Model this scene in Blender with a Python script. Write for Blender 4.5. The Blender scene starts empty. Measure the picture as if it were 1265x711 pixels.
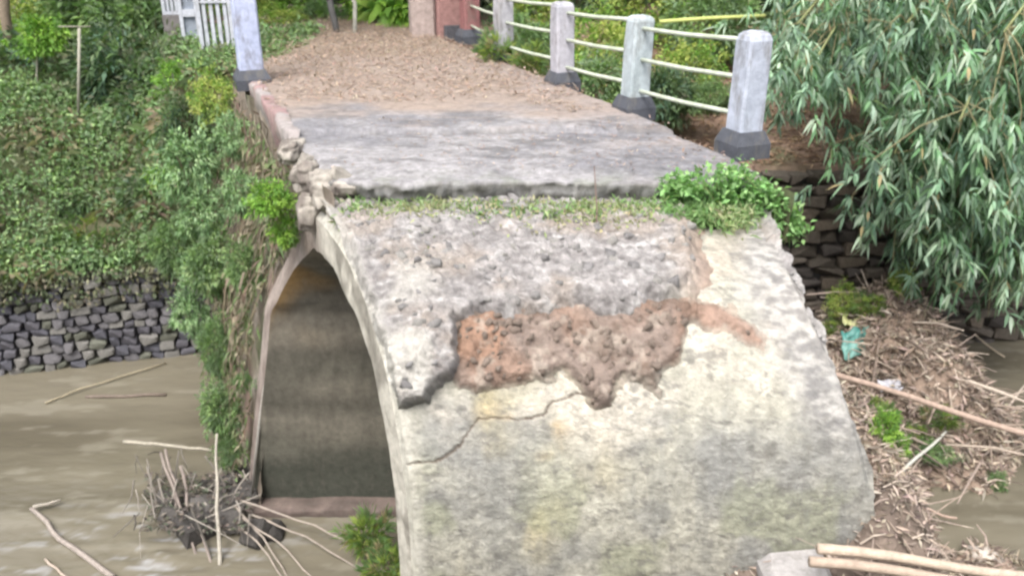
import bpy, bmesh, math, random
import numpy as np
from mathutils import Vector, Matrix

S = bpy.context.scene
COL = S.collection
R = math.radians
rnd = random.Random(7)
rs = np.random.RandomState(11)

# ------------------------------------------------------------------ camera, sky, sun, exposure
CZ = 5.55                       # eye height above the water; the deck is at 3.9
PITCH = R(22.6)
F = 1100.0                      # focal length in pixels of the 1265 px wide photograph
cam_d = bpy.data.cameras.new('camera')
cam = bpy.data.objects.new('camera', cam_d); COL.objects.link(cam)
cam.location = (0, 0, CZ); cam.rotation_euler = (R(90) - PITCH, 0, 0)
cam_d.sensor_width = 36; cam_d.lens = 36 * F / 1265
cam_d.clip_start = 0.05; cam_d.clip_end = 2000
S.camera = cam
cam_d.dof.use_dof = True; cam_d.dof.focus_distance = 6.0; cam_d.dof.aperture_fstop = 2.0
try: S.cycles.filter_width = 2.6
except Exception: pass

SUN_EL, SUN_ROT = R(58), R(200)     # soft high light from behind the camera, a little to the left
w = bpy.data.worlds.new('World'); S.world = w; w.use_nodes = True
nt = w.node_tree; bg = nt.nodes['Background']
sky = nt.nodes.new('ShaderNodeTexSky'); sky.sky_type = 'NISHITA'; sky.sun_disc = False
sky.sun_elevation = SUN_EL; sky.sun_rotation = SUN_ROT
sky.air_density = 1.0; sky.dust_density = 6.0; sky.ozone_density = 0.6
hs = nt.nodes.new('ShaderNodeHueSaturation'); hs.inputs['Saturation'].default_value = 0.35
nt.links.new(sky.outputs[0], hs.inputs['Color']); nt.links.new(hs.outputs[0], bg.inputs[0])
bg.inputs[1].default_value = 0.15
sl = bpy.data.lights.new('sun', 'SUN'); sl.energy = 1.3; sl.angle = R(25); sl.color = (1, .965, .9)
sun = bpy.data.objects.new('sun', sl); COL.objects.link(sun)
# Nishita: rotation measured clockwise from +Y
sd = Vector((math.sin(SUN_ROT) * math.cos(SUN_EL), math.cos(SUN_ROT) * math.cos(SUN_EL), math.sin(SUN_EL)))
sun.rotation_euler = sd.to_track_quat('Z', 'Y').to_euler(); sun.location = (-4, -8, 20)
S.view_settings.view_transform = 'Standard'; S.view_settings.look = 'None'
S.view_settings.gamma = 1; S.view_settings.exposure = 1.2

# ------------------------------------------------------------------ helpers
SP, CP = math.sin(PITCH), math.cos(PITCH)
def P(px, py, z=None, y=None):
    """world point seen at photo pixel, on height z or at distance y"""
    x = px - 632.5; u = 355.5 - py
    fw = F * CP + u * SP; up = -F * SP + u * CP
    t = (z - CZ) / up if z is not None else y / fw
    return Vector((x * t, fw * t, CZ + up * t))
def pix(V):
    """photo pixel of world points (n,3)"""
    x = V[..., 0]; y = V[..., 1]; z = V[..., 2] - CZ
    d = y * CP - z * SP; u = y * SP + z * CP
    d = np.maximum(d, .05)
    return 632.5 + F * x / d, 355.5 - F * u / d

def _h(ix, iy, iz, seed):
    n = (ix * 374761393 + iy * 668265263 + iz * 2147483647 + seed * 144665) & 0xffffffff
    n = ((n ^ (n >> 13)) * 1274126177) & 0xffffffff
    n = n ^ (n >> 16)
    return (n & 0xffff) / 65535.0
def vnoise(p, s, seed=0):
    q = np.asarray(p, float) * s + 100.37
    i = np.floor(q).astype(np.int64); f = q - i; f = f * f * (3 - 2 * f)
    r = 0
    for a in (0, 1):
        for b in (0, 1):
            for c in (0, 1):
                wgt = (f[..., 0] if a else 1 - f[..., 0]) * (f[..., 1] if b else 1 - f[..., 1]) * (f[..., 2] if c else 1 - f[..., 2])
                r = r + wgt * _h(i[..., 0] + a, i[..., 1] + b, i[..., 2] + c, seed)
    return r
def fbm(p, s, o=4, seed=0, g=.5):
    r = 0; a = 1; t = 0
    for k in range(o):
        r = r + a * vnoise(p, s * 2 ** k, seed + k * 17); t += a; a *= g
    return r / t
def sm(a, b, x):
    t = np.clip((x - a) / (b - a), 0, 1); return t * t * (3 - 2 * t)
def A(*c): return np.array(c, float)
def mix(a, b, t):
    return a + (b - a) * np.asarray(t)[..., None]

def wloc(o):
    v = Vector((0, 0, 0))
    while o is not None: v += o.location; o = o.parent
    return v
def tag(o, label=None, cat=None, group=None, kind=None):
    if label: o['label'] = label
    if cat: o['category'] = cat
    if group: o['group'] = group
    if kind: o['kind'] = kind
    return o
def E(name, label, cat, loc, group=None):
    o = bpy.data.objects.new(name, None); COL.objects.link(o); o.location = loc
    o.empty_display_size = .2
    return tag(o, label, cat, group)
def link(name, me, parent=None, loc=None):
    o = bpy.data.objects.new(name, me); COL.objects.link(o)
    if parent: o.parent = parent
    if loc is not None: o.location = loc
    return o
def mesh(name, V, faces, mat, col=None, smooth=False):
    """V (n,3); faces: list of (m,k) int arrays"""
    V = np.asarray(V, float)
    if not isinstance(faces, list): faces = [faces]
    faces = [np.asarray(f, np.int64) for f in faces if len(f)]
    me = bpy.data.meshes.new(name)
    me.vertices.add(len(V)); me.vertices.foreach_set('co', V.astype(np.float32).ravel())
    li = np.concatenate([f.ravel() for f in faces])
    tot = np.concatenate([np.full(len(f), f.shape[1]) for f in faces])
    st = np.concatenate([[0], np.cumsum(tot)[:-1]])
    me.loops.add(len(li)); me.loops.foreach_set('vertex_index', li.astype(np.int32))
    me.polygons.add(len(tot)); me.polygons.foreach_set('loop_start', st.astype(np.int32))
    me.polygons.foreach_set('loop_total', tot.astype(np.int32))
    me.update(calc_edges=True); me.validate()
    me.polygons.foreach_set('use_smooth', np.full(len(me.polygons), bool(smooth)))
    if col is not None:
        at = me.color_attributes.new('Col', 'FLOAT_COLOR', 'POINT')
        c = np.ones((len(V), 4), np.float32); c[:, :3] = col
        at.data.foreach_set('color', c.ravel())
    me.materials.append(mat)
    return me
def mk(name, V, faces, mat, parent=None, col=None, smooth=False, base=None):
    """mesh given in world coordinates, linked under parent (parents carry location only)"""
    V = np.asarray(V, float)
    if parent is not None: off = np.array(wloc(parent))
    elif base is not None: off = np.array(base, float)
    else: off = np.zeros(3)
    me = mesh(name, V - off, faces, mat, col, smooth)
    o = link(name, me, parent)
    if parent is None: o.location = off
    return o
def grid_faces(nu, nv, off=0, mask=None):
    i = np.arange(nu - 1)[None, :]; j = np.arange(nv - 1)[:, None]
    a = (j * nu + i).ravel() + off
    f = np.stack([a, a + 1, a + 1 + nu, a + nu], 1)
    if mask is not None: f = f[mask.ravel()]
    return f
def compact(V, f, col=None):
    u, inv = np.unique(f.ravel(), return_inverse=True)
    return V[u], inv.reshape(f.shape), (col[u] if col is not None else None)
class MB:
    """collects shapes into one mesh"""
    def __init__(s): s.V = []; s.Q = []; s.T = []; s.C = []; s.n = 0
    def add(s, V, q=None, t=None, c=(1, 1, 1)):
        V = np.asarray(V, float)
        if q is not None and len(q): s.Q.append(np.asarray(q) + s.n)
        if t is not None and len(t): s.T.append(np.asarray(t) + s.n)
        s.V.append(V); c = np.asarray(c, float)
        s.C.append(np.broadcast_to(c, (len(V), 3)) if c.ndim == 1 else c); s.n += len(V)
    def tube(s, pts, r, k=7, c=(1, 1, 1), cap=True):
        pts = [Vector(p) for p in pts]; n = len(pts)
        if not hasattr(r, '__len__'): r = [r] * n
        V = []; 
        for i, p in enumerate(pts):
            d = (pts[min(i + 1, n - 1)] - pts[max(i - 1, 0)]).normalized()
            a = d.orthogonal().normalized() if i == 0 else (pa - d * pa.dot(d)).normalized()
            pa = a; b = d.cross(a)
            for j in range(k):
                t = 2 * math.pi * j / k
                V.append(p + (a * math.cos(t) + b * math.sin(t)) * r[i])
        q = [(i * k + j, i * k + (j + 1) % k, (i + 1) * k + (j + 1) % k, (i + 1) * k + j) for i in range(n - 1) for j in range(k)]
        t = []
        if cap:
            V.append(pts[0]); V.append(pts[-1]); m = n * k
            t = [(m, (j + 1) % k, j) for j in range(k)] + [(m + 1, (n - 1) * k + j, (n - 1) * k + (j + 1) % k) for j in range(k)]
        s.add([tuple(v) for v in V], q, t, c)
    def box(s, c0, size, rz=0, c=(1, 1, 1), bev=.0):
        hx, hy, hz = [v / 2 for v in size]
        b = bev
        prof = [(-hx + b, -hy), (hx - b, -hy), (hx, -hy + b), (hx, hy - b), (hx - b, hy), (-hx + b, hy), (-hx, hy - b), (-hx, -hy + b)] if b else [(-hx, -hy), (hx, -hy), (hx, hy), (-hx, hy)]
        k = len(prof); cz, sz = math.cos(rz), math.sin(rz)
        V = [(c0[0] + x * cz - y * sz, c0[1] + x * sz + y * cz, c0[2] + z) for z in (-hz, hz) for x, y in prof]
        s.add(V, [(j, (j + 1) % k, k + (j + 1) % k, k + j) for j in range(k)], None, c)
        if k == 4: s.Q.append(np.array([(3, 2, 1, 0), (4, 5, 6, 7)]) + s.n - 8)
        else:
            s.T.append(np.array([(0, j + 1, j) for j in range(1, k - 1)] + [(k, k + j, k + j + 1) for j in range(1, k - 1)]) + s.n - 2 * k)
    def build(s, name, mat, parent=None, smooth=False, base=None):
        fs = []
        if s.Q: fs.append(np.concatenate(s.Q))
        if s.T: fs.append(np.concatenate(s.T))
        return mk(name, np.concatenate(s.V), fs, mat, parent, np.concatenate(s.C), smooth, base)

# ------------------------------------------------------------------ materials
def mat(name, base=None, var=.22, nscale=6, rough=.88, bump=.35, bscale=40, c2=None, spec=.3, bump2=0, bs2=8):
    m = bpy.data.materials.new(name); m.use_nodes = True; t = m.node_tree; N = t.nodes; L = t.links
    b = N['Principled BSDF']; b.inputs['Roughness'].default_value = rough
    b.inputs['Specular IOR Level'].default_value = spec
    tc = N.new('ShaderNodeTexCoord')
    no = N.new('ShaderNodeTexNoise'); no.inputs['Scale'].default_value = nscale; no.inputs['Detail'].default_value = 8
    no.inputs['Roughness'].default_value = .65
    L.new(tc.outputs['Object'], no.inputs['Vector'])
    mr = N.new('ShaderNodeMapRange'); mr.inputs['From Min'].default_value = .3; mr.inputs['From Max'].default_value = .7
    mr.inputs['To Min'].default_value = 1 - var; mr.inputs['To Max'].default_value = 1 + var
    L.new(no.outputs[0], mr.inputs['Value'])
    if base is None:
        src = N.new('ShaderNodeAttribute'); src.attribute_name = 'Col'; out = src.outputs['Color']
    else:
        src = N.new('ShaderNodeMix'); src.data_type = 'RGBA'
        src.inputs['A'].default_value = (*base, 1); src.inputs['B'].default_value = (*(c2 or base), 1)
        n2 = N.new('ShaderNodeTexNoise'); n2.inputs['Scale'].default_value = nscale * .45; n2.inputs['Detail'].default_value = 5
        L.new(tc.outputs['Object'], n2.inputs['Vector'])
        m2 = N.new('ShaderNodeMapRange'); m2.inputs['From Min'].default_value = .42; m2.inputs['From Max'].default_value = .6
        L.new(n2.outputs[0], m2.inputs['Value']); L.new(m2.outputs[0], src.inputs['Factor']); out = src.outputs['Result']
    mu = N.new('ShaderNodeVectorMath'); mu.operation = 'SCALE'
    L.new(out, mu.inputs[0]); L.new(mr.outputs[0], mu.inputs['Scale']); L.new(mu.outputs[0], b.inputs['Base Color'])
    if bump2:
        ms = N.new('ShaderNodeMapping'); ms.inputs['Scale'].default_value = (1, 1, .35); L.new(tc.outputs['Object'], ms.inputs[0])
        n3 = N.new('ShaderNodeTexNoise'); n3.inputs['Scale'].default_value = bs2; n3.inputs['Detail'].default_value = 8; n3.inputs['Roughness'].default_value = .7
        L.new(ms.outputs[0], n3.inputs['Vector'])
        m3 = N.new('ShaderNodeMapRange'); m3.inputs['From Min'].default_value = .52; m3.inputs['From Max'].default_value = .66; m3.inputs['To Max'].default_value = bump2
        L.new(n3.outputs[0], m3.inputs['Value'])
        x3 = N.new('ShaderNodeMix'); x3.data_type = 'RGBA'; x3.inputs['B'].default_value = (.13, .12, .10, 1)
        L.new(m3.outputs[0], x3.inputs['Factor']); L.new(mu.outputs[0], x3.inputs['A']); L.new(x3.outputs['Result'], b.inputs['Base Color'])
    if bump:
        nb = N.new('ShaderNodeTexNoise'); nb.inputs['Scale'].default_value = bscale; nb.inputs['Detail'].default_value = 6
        nb.inputs['Roughness'].default_value = .7
        L.new(tc.outputs['Object'], nb.inputs['Vector'])
        bp = N.new('ShaderNodeBump'); bp.inputs['Strength'].default_value = bump; bp.inputs['Distance'].default_value = .02
        L.new(nb.outputs[0], bp.inputs['Height']); L.new(bp.outputs[0], b.inputs['Normal'])
    return m
def leafmat(name, rough=.5, trans=.3):
    m = bpy.data.materials.new(name); m.use_nodes = True; t = m.node_tree; N = t.nodes; L = t.links
    b = N['Principled BSDF']; b.inputs['Roughness'].default_value = rough; b.inputs['Specular IOR Level'].default_value = .45
    a = N.new('ShaderNodeAttribute'); a.attribute_name = 'Col'
    L.new(a.outputs['Color'], b.inputs['Base Color'])
    tr = N.new('ShaderNodeBsdfTranslucent')
    g = N.new('ShaderNodeVectorMath'); g.operation = 'MULTIPLY'; g.inputs[1].default_value = (1.1, 1.35, .5)
    L.new(a.outputs['Color'], g.inputs[0]); L.new(g.outputs[0], tr.inputs['Color'])
    mx = N.new('ShaderNodeMixShader'); mx.inputs[0].default_value = trans
    L.new(b.outputs[0], mx.inputs[1]); L.new(tr.outputs[0], mx.inputs[2])
    L.new(mx.outputs[0], N['Material Output'].inputs['Surface'])
    return m
M = dict(
    masonry=mat('weathered_masonry', None, .24, 14, .9, .6, 60, bump2=.3, bs2=18),
    rock=mat('rough_rock', None, .28, 14, .92, .8, 38),
    concrete=mat('old_concrete', None, .22, 11, .88, .6, 60, bump2=.35, bs2=14),
    earth=mat('earth', None, .3, 12, .95, .9, 45),
    stone=mat('wall_stone', None, .3, 9, .85, .7, 30),
    paint=mat('faded_white_paint', None, .22, 14, .8, .4, 50, spec=.3, bump2=.6, bs2=9),
    metal=mat('painted_pipe', (.46, .50, .42), .15, 18, .5, .1, 60, c2=(.38, .42, .33), spec=.5),
    wood=mat('weathered_wood', None, .22, 20, .8, .5, 60),
    bark=mat('bark', None, .3, 12, .9, .8, 30),
    litter=mat('dry_litter', None, .15, 20, .85, 0),
    plastic=mat('dirty_plastic', None, .12, 12, .4, .3, 30, spec=.5),
    leaf=leafmat('green_leaf', .6, .3), leaf_soft=leafmat('soft_leaf', .65, .35), leaf_dry=leafmat('dry_leaf', .8, .15),
)

# ------------------------------------------------------------------ leaf sheets
def leaf_arrays(Pn, D, L, W, seed=0, bend=.18, simple=False):
    """lance shaped leaves: base Pn (n,3), unit direction D, length L, width W"""
    n = len(Pn); r = np.random.RandomState(seed)
    L = np.broadcast_to(np.asarray(L, float), (n,))[:, None]; W = np.broadcast_to(np.asarray(W, float), (n,))[:, None]
    up = r.normal(0, .55, (n, 3)); up[:, 2] += 1
    sd_ = np.cross(D, up); sd_ /= np.linalg.norm(sd_, axis=1, keepdims=True) + 1e-9
    nn = np.cross(sd_, D); nn *= np.sign(nn[:, 2:3] + 1e-6)
    dz = A(0, 0, -1)[None]
    if simple:
        m = Pn + D * L * .45 + nn * L * .04
        tip = Pn + D * L + dz * L * bend
        V = np.stack([Pn, m + sd_ * W * .5, tip, m - sd_ * W * .5], 1).reshape(-1, 3)
        b = np.arange(n)[:, None] * 4
        f = np.concatenate([b + A(0, 1, 2).astype(int), b + A(0, 2, 3).astype(int)])
        return V, f, 4
    m1 = Pn + D * L * .3 + nn * L * .03; m2 = Pn + D * L * .65 + dz * L * bend * .35
    tip = Pn + D * L + dz * L * bend
    k = nn * W * .12
    V = np.stack([Pn, m1 + sd_ * W * .5 + k, m2 + sd_ * W * .42 + k, tip, m2 - sd_ * W * .42 + k, m1 - sd_ * W * .5 + k], 1).reshape(-1, 3)
    b = np.arange(n)[:, None] * 6
    f = np.concatenate([b + np.array(x) for x in ((0, 1, 5), (1, 2, 5), (2, 4, 5), (2, 3, 4))])
    return V, f, 6
def leafcol(n, k, cols, seed, jit=.25, t=None):
    r = np.random.RandomState(seed)
    cols = np.array(cols, float); i = r.randint(0, len(cols), n) if t is None else np.clip((t * len(cols)).astype(int), 0, len(cols) - 1)
    c = cols[i] * (1 + r.uniform(-jit, jit, (n, 1))) * (1 + r.uniform(-.06, .06, (n, 3)))
    return np.repeat(np.clip(c, 0, 1), k, 0)
def unit(v): return v / (np.linalg.norm(v, axis=-1, keepdims=True) + 1e-9)

def bush_data(name, rx, ry, rz, nclump, per, L, W, cols, seed, material, flat=0, simple=True, droop=.15, shell=.35, jit=.3):
    """a crown of leaf clumps scattered through an uneven ellipsoid centred on the origin at its base"""
    r = np.random.RandomState(seed)
    d = unit(r.normal(0, 1, (nclump, 3))); rad = (shell + (1 - shell) * r.rand(nclump, 1)) ** .6
    c = d * rad
    bump = .38 + 1.15 * fbm(d, 1.9, 3, seed)[:, None] + .45 * (r.rand(nclump, 1) > .88) * r.rand(nclump, 1)
    c = c * bump * A(rx, ry, rz) + A(0, 0, rz)
    cs = np.repeat(c, per, 0); n = len(cs)
    cl = .10 * (rx + rz) * r.uniform(.35, 1.7, (nclump, 1)); cl = np.repeat(cl, per, 0)
    off = unit(r.normal(0, 1, (n, 3))) * cl * r.rand(n, 1) ** .5
    Pn = cs + off
    D = unit(off / (cl + 1e-6) * .9 + np.repeat(d, per, 0) * .7 + r.normal(0, .35, (n, 3)) + A(0, 0, -droop))
    V, f, k = leaf_arrays(Pn, D, L * r.uniform(.6, 1.25, n), W * r.uniform(.7, 1.2, n), seed, simple=simple)
    t = np.repeat(np.clip(r.rand(nclump), 0, .999), per)
    col = leafcol(n, k, cols, seed, jit, t)
    return V, [f], col

def stem_tube(mb, p0, p1, r0, r1, wob=.05, n=6, k=6, c=(.2, .15, .1), seed=0):
    r = random.Random(seed); p0 = Vector(p0); p1 = Vector(p1); L = (p1 - p0).length
    pts = [p0.lerp(p1, i / (n - 1)) + (Vector((r.uniform(-1, 1), r.uniform(-1, 1), r.uniform(-.5, .5))) * wob * L if 0 < i < n - 1 else Vector()) for i in range(n)]
    mb.tube(pts, [r0 + (r1 - r0) * i / (n - 1) for i in range(n)], k, c)
    return pts

# ------------------------------------------------------------------ stones (shared meshes)
def stone_mesh(name, size, seed, m, col, rough=.12, pts=22):
    r = np.random.RandomState(seed)
    d = unit(r.normal(0, 1, (pts, 3)))
    q = np.sign(d) * np.abs(d) ** .4; q /= np.abs(q).max(1, keepdims=True) ** .9
    q = q * (1 + r.uniform(-rough, rough, (pts, 1))) * np.array(size) / 2
    bm = bmesh.new()
    for v in q: bm.verts.new(v)
    bmesh.ops.convex_hull(bm, input=bm.verts)
    for v in [v for v in bm.verts if not v.link_faces]: bm.verts.remove(v)
    me = bpy.data.meshes.new(name); bm.to_mesh(me); bm.free()
    at = me.color_attributes.new('Col', 'FLOAT_COLOR', 'POINT')
    c = np.ones((len(me.vertices), 4), np.float32); c[:, :3] = col
    at.data.foreach_set('color', c.ravel()); me.materials.append(m)
    me.polygons.foreach_set('use_smooth', np.full(len(me.polygons), (name == 'stone' and 200 <= seed < 210) or name == 'clod'))
    return me

# ================================================================== TERRAIN AND WATER
def wallL(x): return 11.35 + .28 * (x + 3.4)          # front of the left river wall
def wallR(x): return 11.3 + .03 * (x - 2)
def deckx(y): return -.404 * (y - 6.2)                 # sideways drift of the deck axis
def ground_z(x, y):
    P3 = np.stack([x, y, np.zeros_like(x)], -1)
    n = fbm(P3, .6, 4, 3) - .5; n2 = fbm(P3, 2.5, 3, 9) - .5
    wl = wallL(np.maximum(x, -40)); tl = y - wl
    zl = 1.30 + 1.55 * sm(0, 1.9, tl) + .75 * sm(1.7, 5, tl) + .35 * sm(5, 12, tl) + n * .5 * sm(0, 1, tl) + n2 * .18
    tr = y - wallR(x)
    zr = 2.52 + 1.25 * sm(.4, 6, tr) + n * .25 * sm(0, 1, tr) + n2 * .06
    zm = 3.74 + n2 * .02
    ax = x - deckx(y)
    s = sm(-3.1, -1.7, ax); s2 = sm(2.0, 3.6, ax)
    z = zl * (1 - s) + zm * s * (1 - s2) + zr * s2
    far = sm(22, 60, y)
    return z + far * (2.5 * fbm(P3, .03, 3, 5))
def nonuni(a, b, step, far):
    m = np.arange(a, b, step); g = np.array([0.5, 1.2, 2.2, 4, 7, 12, 20, 35, 60, 110]) * far
    return np.concatenate([(a - g)[::-1], m, b + g])
M['ground'] = M['earth']
def bank():
    xs = nonuni(-11, 12, .1, 1.6); ys = np.concatenate([np.arange(0, 11, .1), 11 + np.array([.5, 1.2, 2.2, 4, 7, 12, 20, 35, 60, 110]) * 1.6])
    X, T = np.meshgrid(xs, ys); 
    # the sheet starts right behind each wall
    wl = wallL(np.clip(X, -40, 0)) + .1; wr = wallR(X) + .1
    s = sm(-3.0, -1.0, X); start = wl * (1 - s) + wr * s
    Y = start + T
    Z = ground_z(X, Y)
    V = np.stack([X, Y, Z], -1).reshape(-1, 3)
    ax = V[:, 0] - deckx(V[:, 1])
    n = fbm(V, 1.3, 4, 21); n3 = fbm(V, 6, 3, 22)
    green = mix(A(.09, .12, .06), A(.16, .19, .09), n3)
    brown = mix(A(.17, .115, .085), A(.27, .19, .15), n3); lbrown = mix(A(.085, .085, .05), A(.15, .135, .09), n3)
    pale = mix(A(.20, .15, .10), A(.34, .27, .2), n3)
    rmask = sm(1.6, 2.6, ax)
    c = mix(green, lbrown, sm(.46, .6, n) * .8)
    c = mix(c, mix(brown, green, sm(.58, .7, n) * .6), rmask)
    c = mix(c, pale, sm(-2.2, -1.4, ax) * (1 - rmask))
    # skirt down behind the walls
    nu = len(xs); row0 = V[:nu].copy(); row0[:, 2] = -1
    V2 = np.concatenate([row0, V]); c2 = np.concatenate([c[:nu] * .6, c])
    tag(mk('far_bank_ground', V2, grid_faces(nu, len(ys) + 1), M['ground'], None, c2, True), 'earthy far river bank with mossy slope and brown path beyond the bridge', 'ground', None, 'structure')
bank()
def near():
    xs = nonuni(-12, 12, .5, 1.6); ys = np.concatenate([-np.array([110, 60, 35, 20, 12, 7, 4, 2.2, 1.2, .5]) * 1.6 - 3, np.arange(-3, .8, .3)])
    X, Y = np.meshgrid(xs, ys); V = np.stack([X, Y, 0 * X], -1).reshape(-1, 3)
    V[:, 2] = 3.6 + .3 * (fbm(V, .5, 3, 2) - .5) - 4.6 * sm(-.9, .7, V[:, 1] + .4 * (fbm(V, .4, 2, 8) - .5))
    tag(mk('near_bank_ground', V, grid_faces(len(xs), len(ys)), M['ground'], None, mix(A(.1, .12, .05), A(.25, .2, .14), fbm(V, 1.2, 3, 4)), True), 'near river bank behind the viewer, earth and grass', 'ground', None, 'structure')
near()

def water():
    xs = nonuni(-8.5, 7.5, .045, 2.5); ys = nonuni(3.5, 11.6, .045, 2.5)
    ys = ys[(ys > -6) & (ys < 40)]
    ys = np.concatenate([ys[ys <= 11.6], [12.5, 14]])
    X, Y = np.meshgrid(xs, ys); V = np.stack([X, Y, 0 * X], -1).reshape(-1, 3)
    x, y = V[:, 0], V[:, 1]
    Q = V * A(1, 2.2, 1)
    rip = np.exp(-(((x + 3.3) / 1.0) ** 2 + ((y - 6.9) / .75) ** 2)) + .45 * np.exp(-(((x + 4.2) / 1.2) ** 2 + ((y - 6.2) / 1) ** 2))
    z = .022 * (fbm(Q, 1.4, 3, 1) - .5) + .10 * rip * (fbm(Q, 3.2, 4, 5, .6) - .5) + .012 * (fbm(Q, 5, 2, 7) - .5)
    V[:, 2] = z
    n = fbm(V * A(.35, 1.4, 1), 1.1, 4, 31)
    c = mix(A(.090, .080, .059), A(.138, .124, .094), sm(.35, .65, n)); c = mix(c, A(.20, .185, .15), sm(.56, .66, fbm(V * A(.4, 1.8, 1), 4, 5, 32, .6)) * .5)
    foam_glint = sm(.52, .68, fbm(V * A(.5, 1.9, 1), 8, 5, 41, .65)) * np.clip(rip * 1.3, 0, 1) * sm(.35, .6, fbm(V, 1.6, 2, 42))
    c = mix(c, A(.33, .335, .35), foam_glint * .7)  # pale ripple streaks: foam together with sky glints painted into the water colour
    m = bpy.data.materials.new('muddy_water'); m.use_nodes = True; t = m.node_tree; N = t.nodes; L = t.links
    b = N['Principled BSDF']; b.inputs['Roughness'].default_value = .07; b.inputs['IOR'].default_value = 1.33
    a = N.new('ShaderNodeAttribute'); a.attribute_name = 'Col'; L.new(a.outputs['Color'], b.inputs['Base Color'])
    tc = N.new('ShaderNodeTexCoord'); mp = N.new('ShaderNodeMapping'); mp.inputs['Scale'].default_value = (1.3, 3.2, 1); mp.inputs['Rotation'].default_value = (0, 0, R(12))
    no = N.new('ShaderNodeTexNoise'); no.inputs['Scale'].default_value = 2.4; no.inputs['Detail'].default_value = 6
    L.new(tc.outputs['Object'], mp.inputs[0]); L.new(mp.outputs[0], no.inputs['Vector'])
    bp = N.new('ShaderNodeBump'); bp.inputs['Strength'].default_value = .3; bp.inputs['Distance'].default_value = .05
    L.new(no.outputs[0], bp.inputs['Height']); L.new(bp.outputs[0], b.inputs['Normal'])
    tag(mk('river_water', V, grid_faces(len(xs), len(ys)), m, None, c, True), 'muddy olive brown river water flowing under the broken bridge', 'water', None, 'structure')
water()

# ================================================================== THE BRIDGE
DECK = 3.9
bridge = E('broken_bridge', 'broken masonry arch bridge with cracked plaster face and eroded deck end', 'bridge', (0.3, 7.0, 0))
YC, AI, BI, AE, BE, ZS = 5.92, 1.36, 1.36, 1.60, 1.68, 1.88
def batter(z, far):
    b = np.interp(z, [-1, 0, 1.2, 2.28, 2.7, 3.05], [.84, .68, .49, .31, .13, 0])
    return b * far
def xl_edge(y, z, far): return -1.37 - .42 * (y - 6.12) - batter(z, far)
EDGE_R = np.array([(940, 250), (958, 290), (985, 350), (1008, 400), (1032, 450), (1050, 500), (1065, 550), (1077, 602), (1080, 640), (1084, 700), (1090, 900)], float)
def xr_edge(y, z, far):
    """right rim: broken line read off the photograph, turned into widths in metres"""
    dep = y * CP - (z - CZ) * SP; py = 355.5 - F * (y * SP + (z - CZ) * CP) / dep
    x = (np.interp(py, EDGE_R[:, 1], EDGE_R[:, 0]) - 632.5) * dep / F
    return x * (1 - far) + (1.95 - .40 * (y - 6.12) + .3) * far
def arc(a, b, tt):
    """tt array param; <0 far leg, 0..1 half ellipse far->near, >1 near leg; returns y,z"""
    th = np.clip(tt, 0, 1) * math.pi
    co = np.cos(th); si = np.clip(np.sin(th), 0, 1); pw = np.where(co < 0, .78, .84)
    y = YC + a * np.sign(co) * np.abs(co) ** pw; z = ZS + b * si ** pw
    y = np.where(tt < 0, YC + a - tt * .42, y)
    z = np.where(tt < 0, ZS + tt * 2.6, z); z = np.where(tt > 1, ZS - (tt - 1) * 2.6, z)
    return y, z

# plan outlines read off the photograph, all in photo pixels, laid on the real curved surface
RUB = np.array([(360, 235), (405, 300), (440, 330), (462, 400), (482, 455), (498, 500), (530, 497), (556, 470), (566, 440), (566, 400), (600, 392), (640, 396), (700, 384), (760, 394), (800, 380), (850, 374), (880, 350), (866, 300), (870, 270), (930, 262), (950, 300), (985, 340), (1010, 400), (1060, 470), (1120, 380), (1050, 200), (300, 190)], float)
SOIL = np.array([(556, 380), (600, 372), (700, 364), (800, 362), (850, 366), (905, 382), (948, 418), (944, 433), (925, 425), (895, 402), (855, 403), (842, 425), (838, 445), (818, 462), (812, 490), (795, 470), (768, 468), (758, 505), (735, 505), (722, 482), (690, 465), (650, 478), (600, 478), (560, 488)], float)
CRACK = np.array([(503, 573), (540, 572), (558, 560), (577, 538), (590, 514), (605, 513), (640, 518), (672, 512), (690, 494), (712, 487), (735, 490)], float)
def inside_sd(px, py, poly):
    """signed distance in px, positive inside"""
    n = len(poly); d2 = np.full(px.shape, 1e9); ins = np.zeros(px.shape, bool)
    for i in range(n):
        a = poly[i]; b = poly[(i + 1) % n]; e = b - a
        t = np.clip(((px - a[0]) * e[0] + (py - a[1]) * e[1]) / (e @ e), 0, 1)
        d2 = np.minimum(d2, (px - a[0] - t * e[0]) ** 2 + (py - a[1] - t * e[1]) ** 2)
        cr = ((a[1] > py) != (b[1] > py)) & (px < (b[0] - a[0]) * (py - a[1]) / (b[1] - a[1] + 1e-12) + a[0])
        ins ^= cr
    return np.where(ins, 1, -1) * np.sqrt(d2)
def line_d(px, py, pl):
    d2 = np.full(px.shape, 1e9)
    for a, b in zip(pl[:-1], pl[1:]):
        e = b - a; t = np.clip(((px - a[0]) * e[0] + (py - a[1]) * e[1]) / (e @ e), 0, 1)
        d2 = np.minimum(d2, (px - a[0] - t * e[0]) ** 2 + (py - a[1] - t * e[1]) ** 2)
    return np.sqrt(d2)
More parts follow.
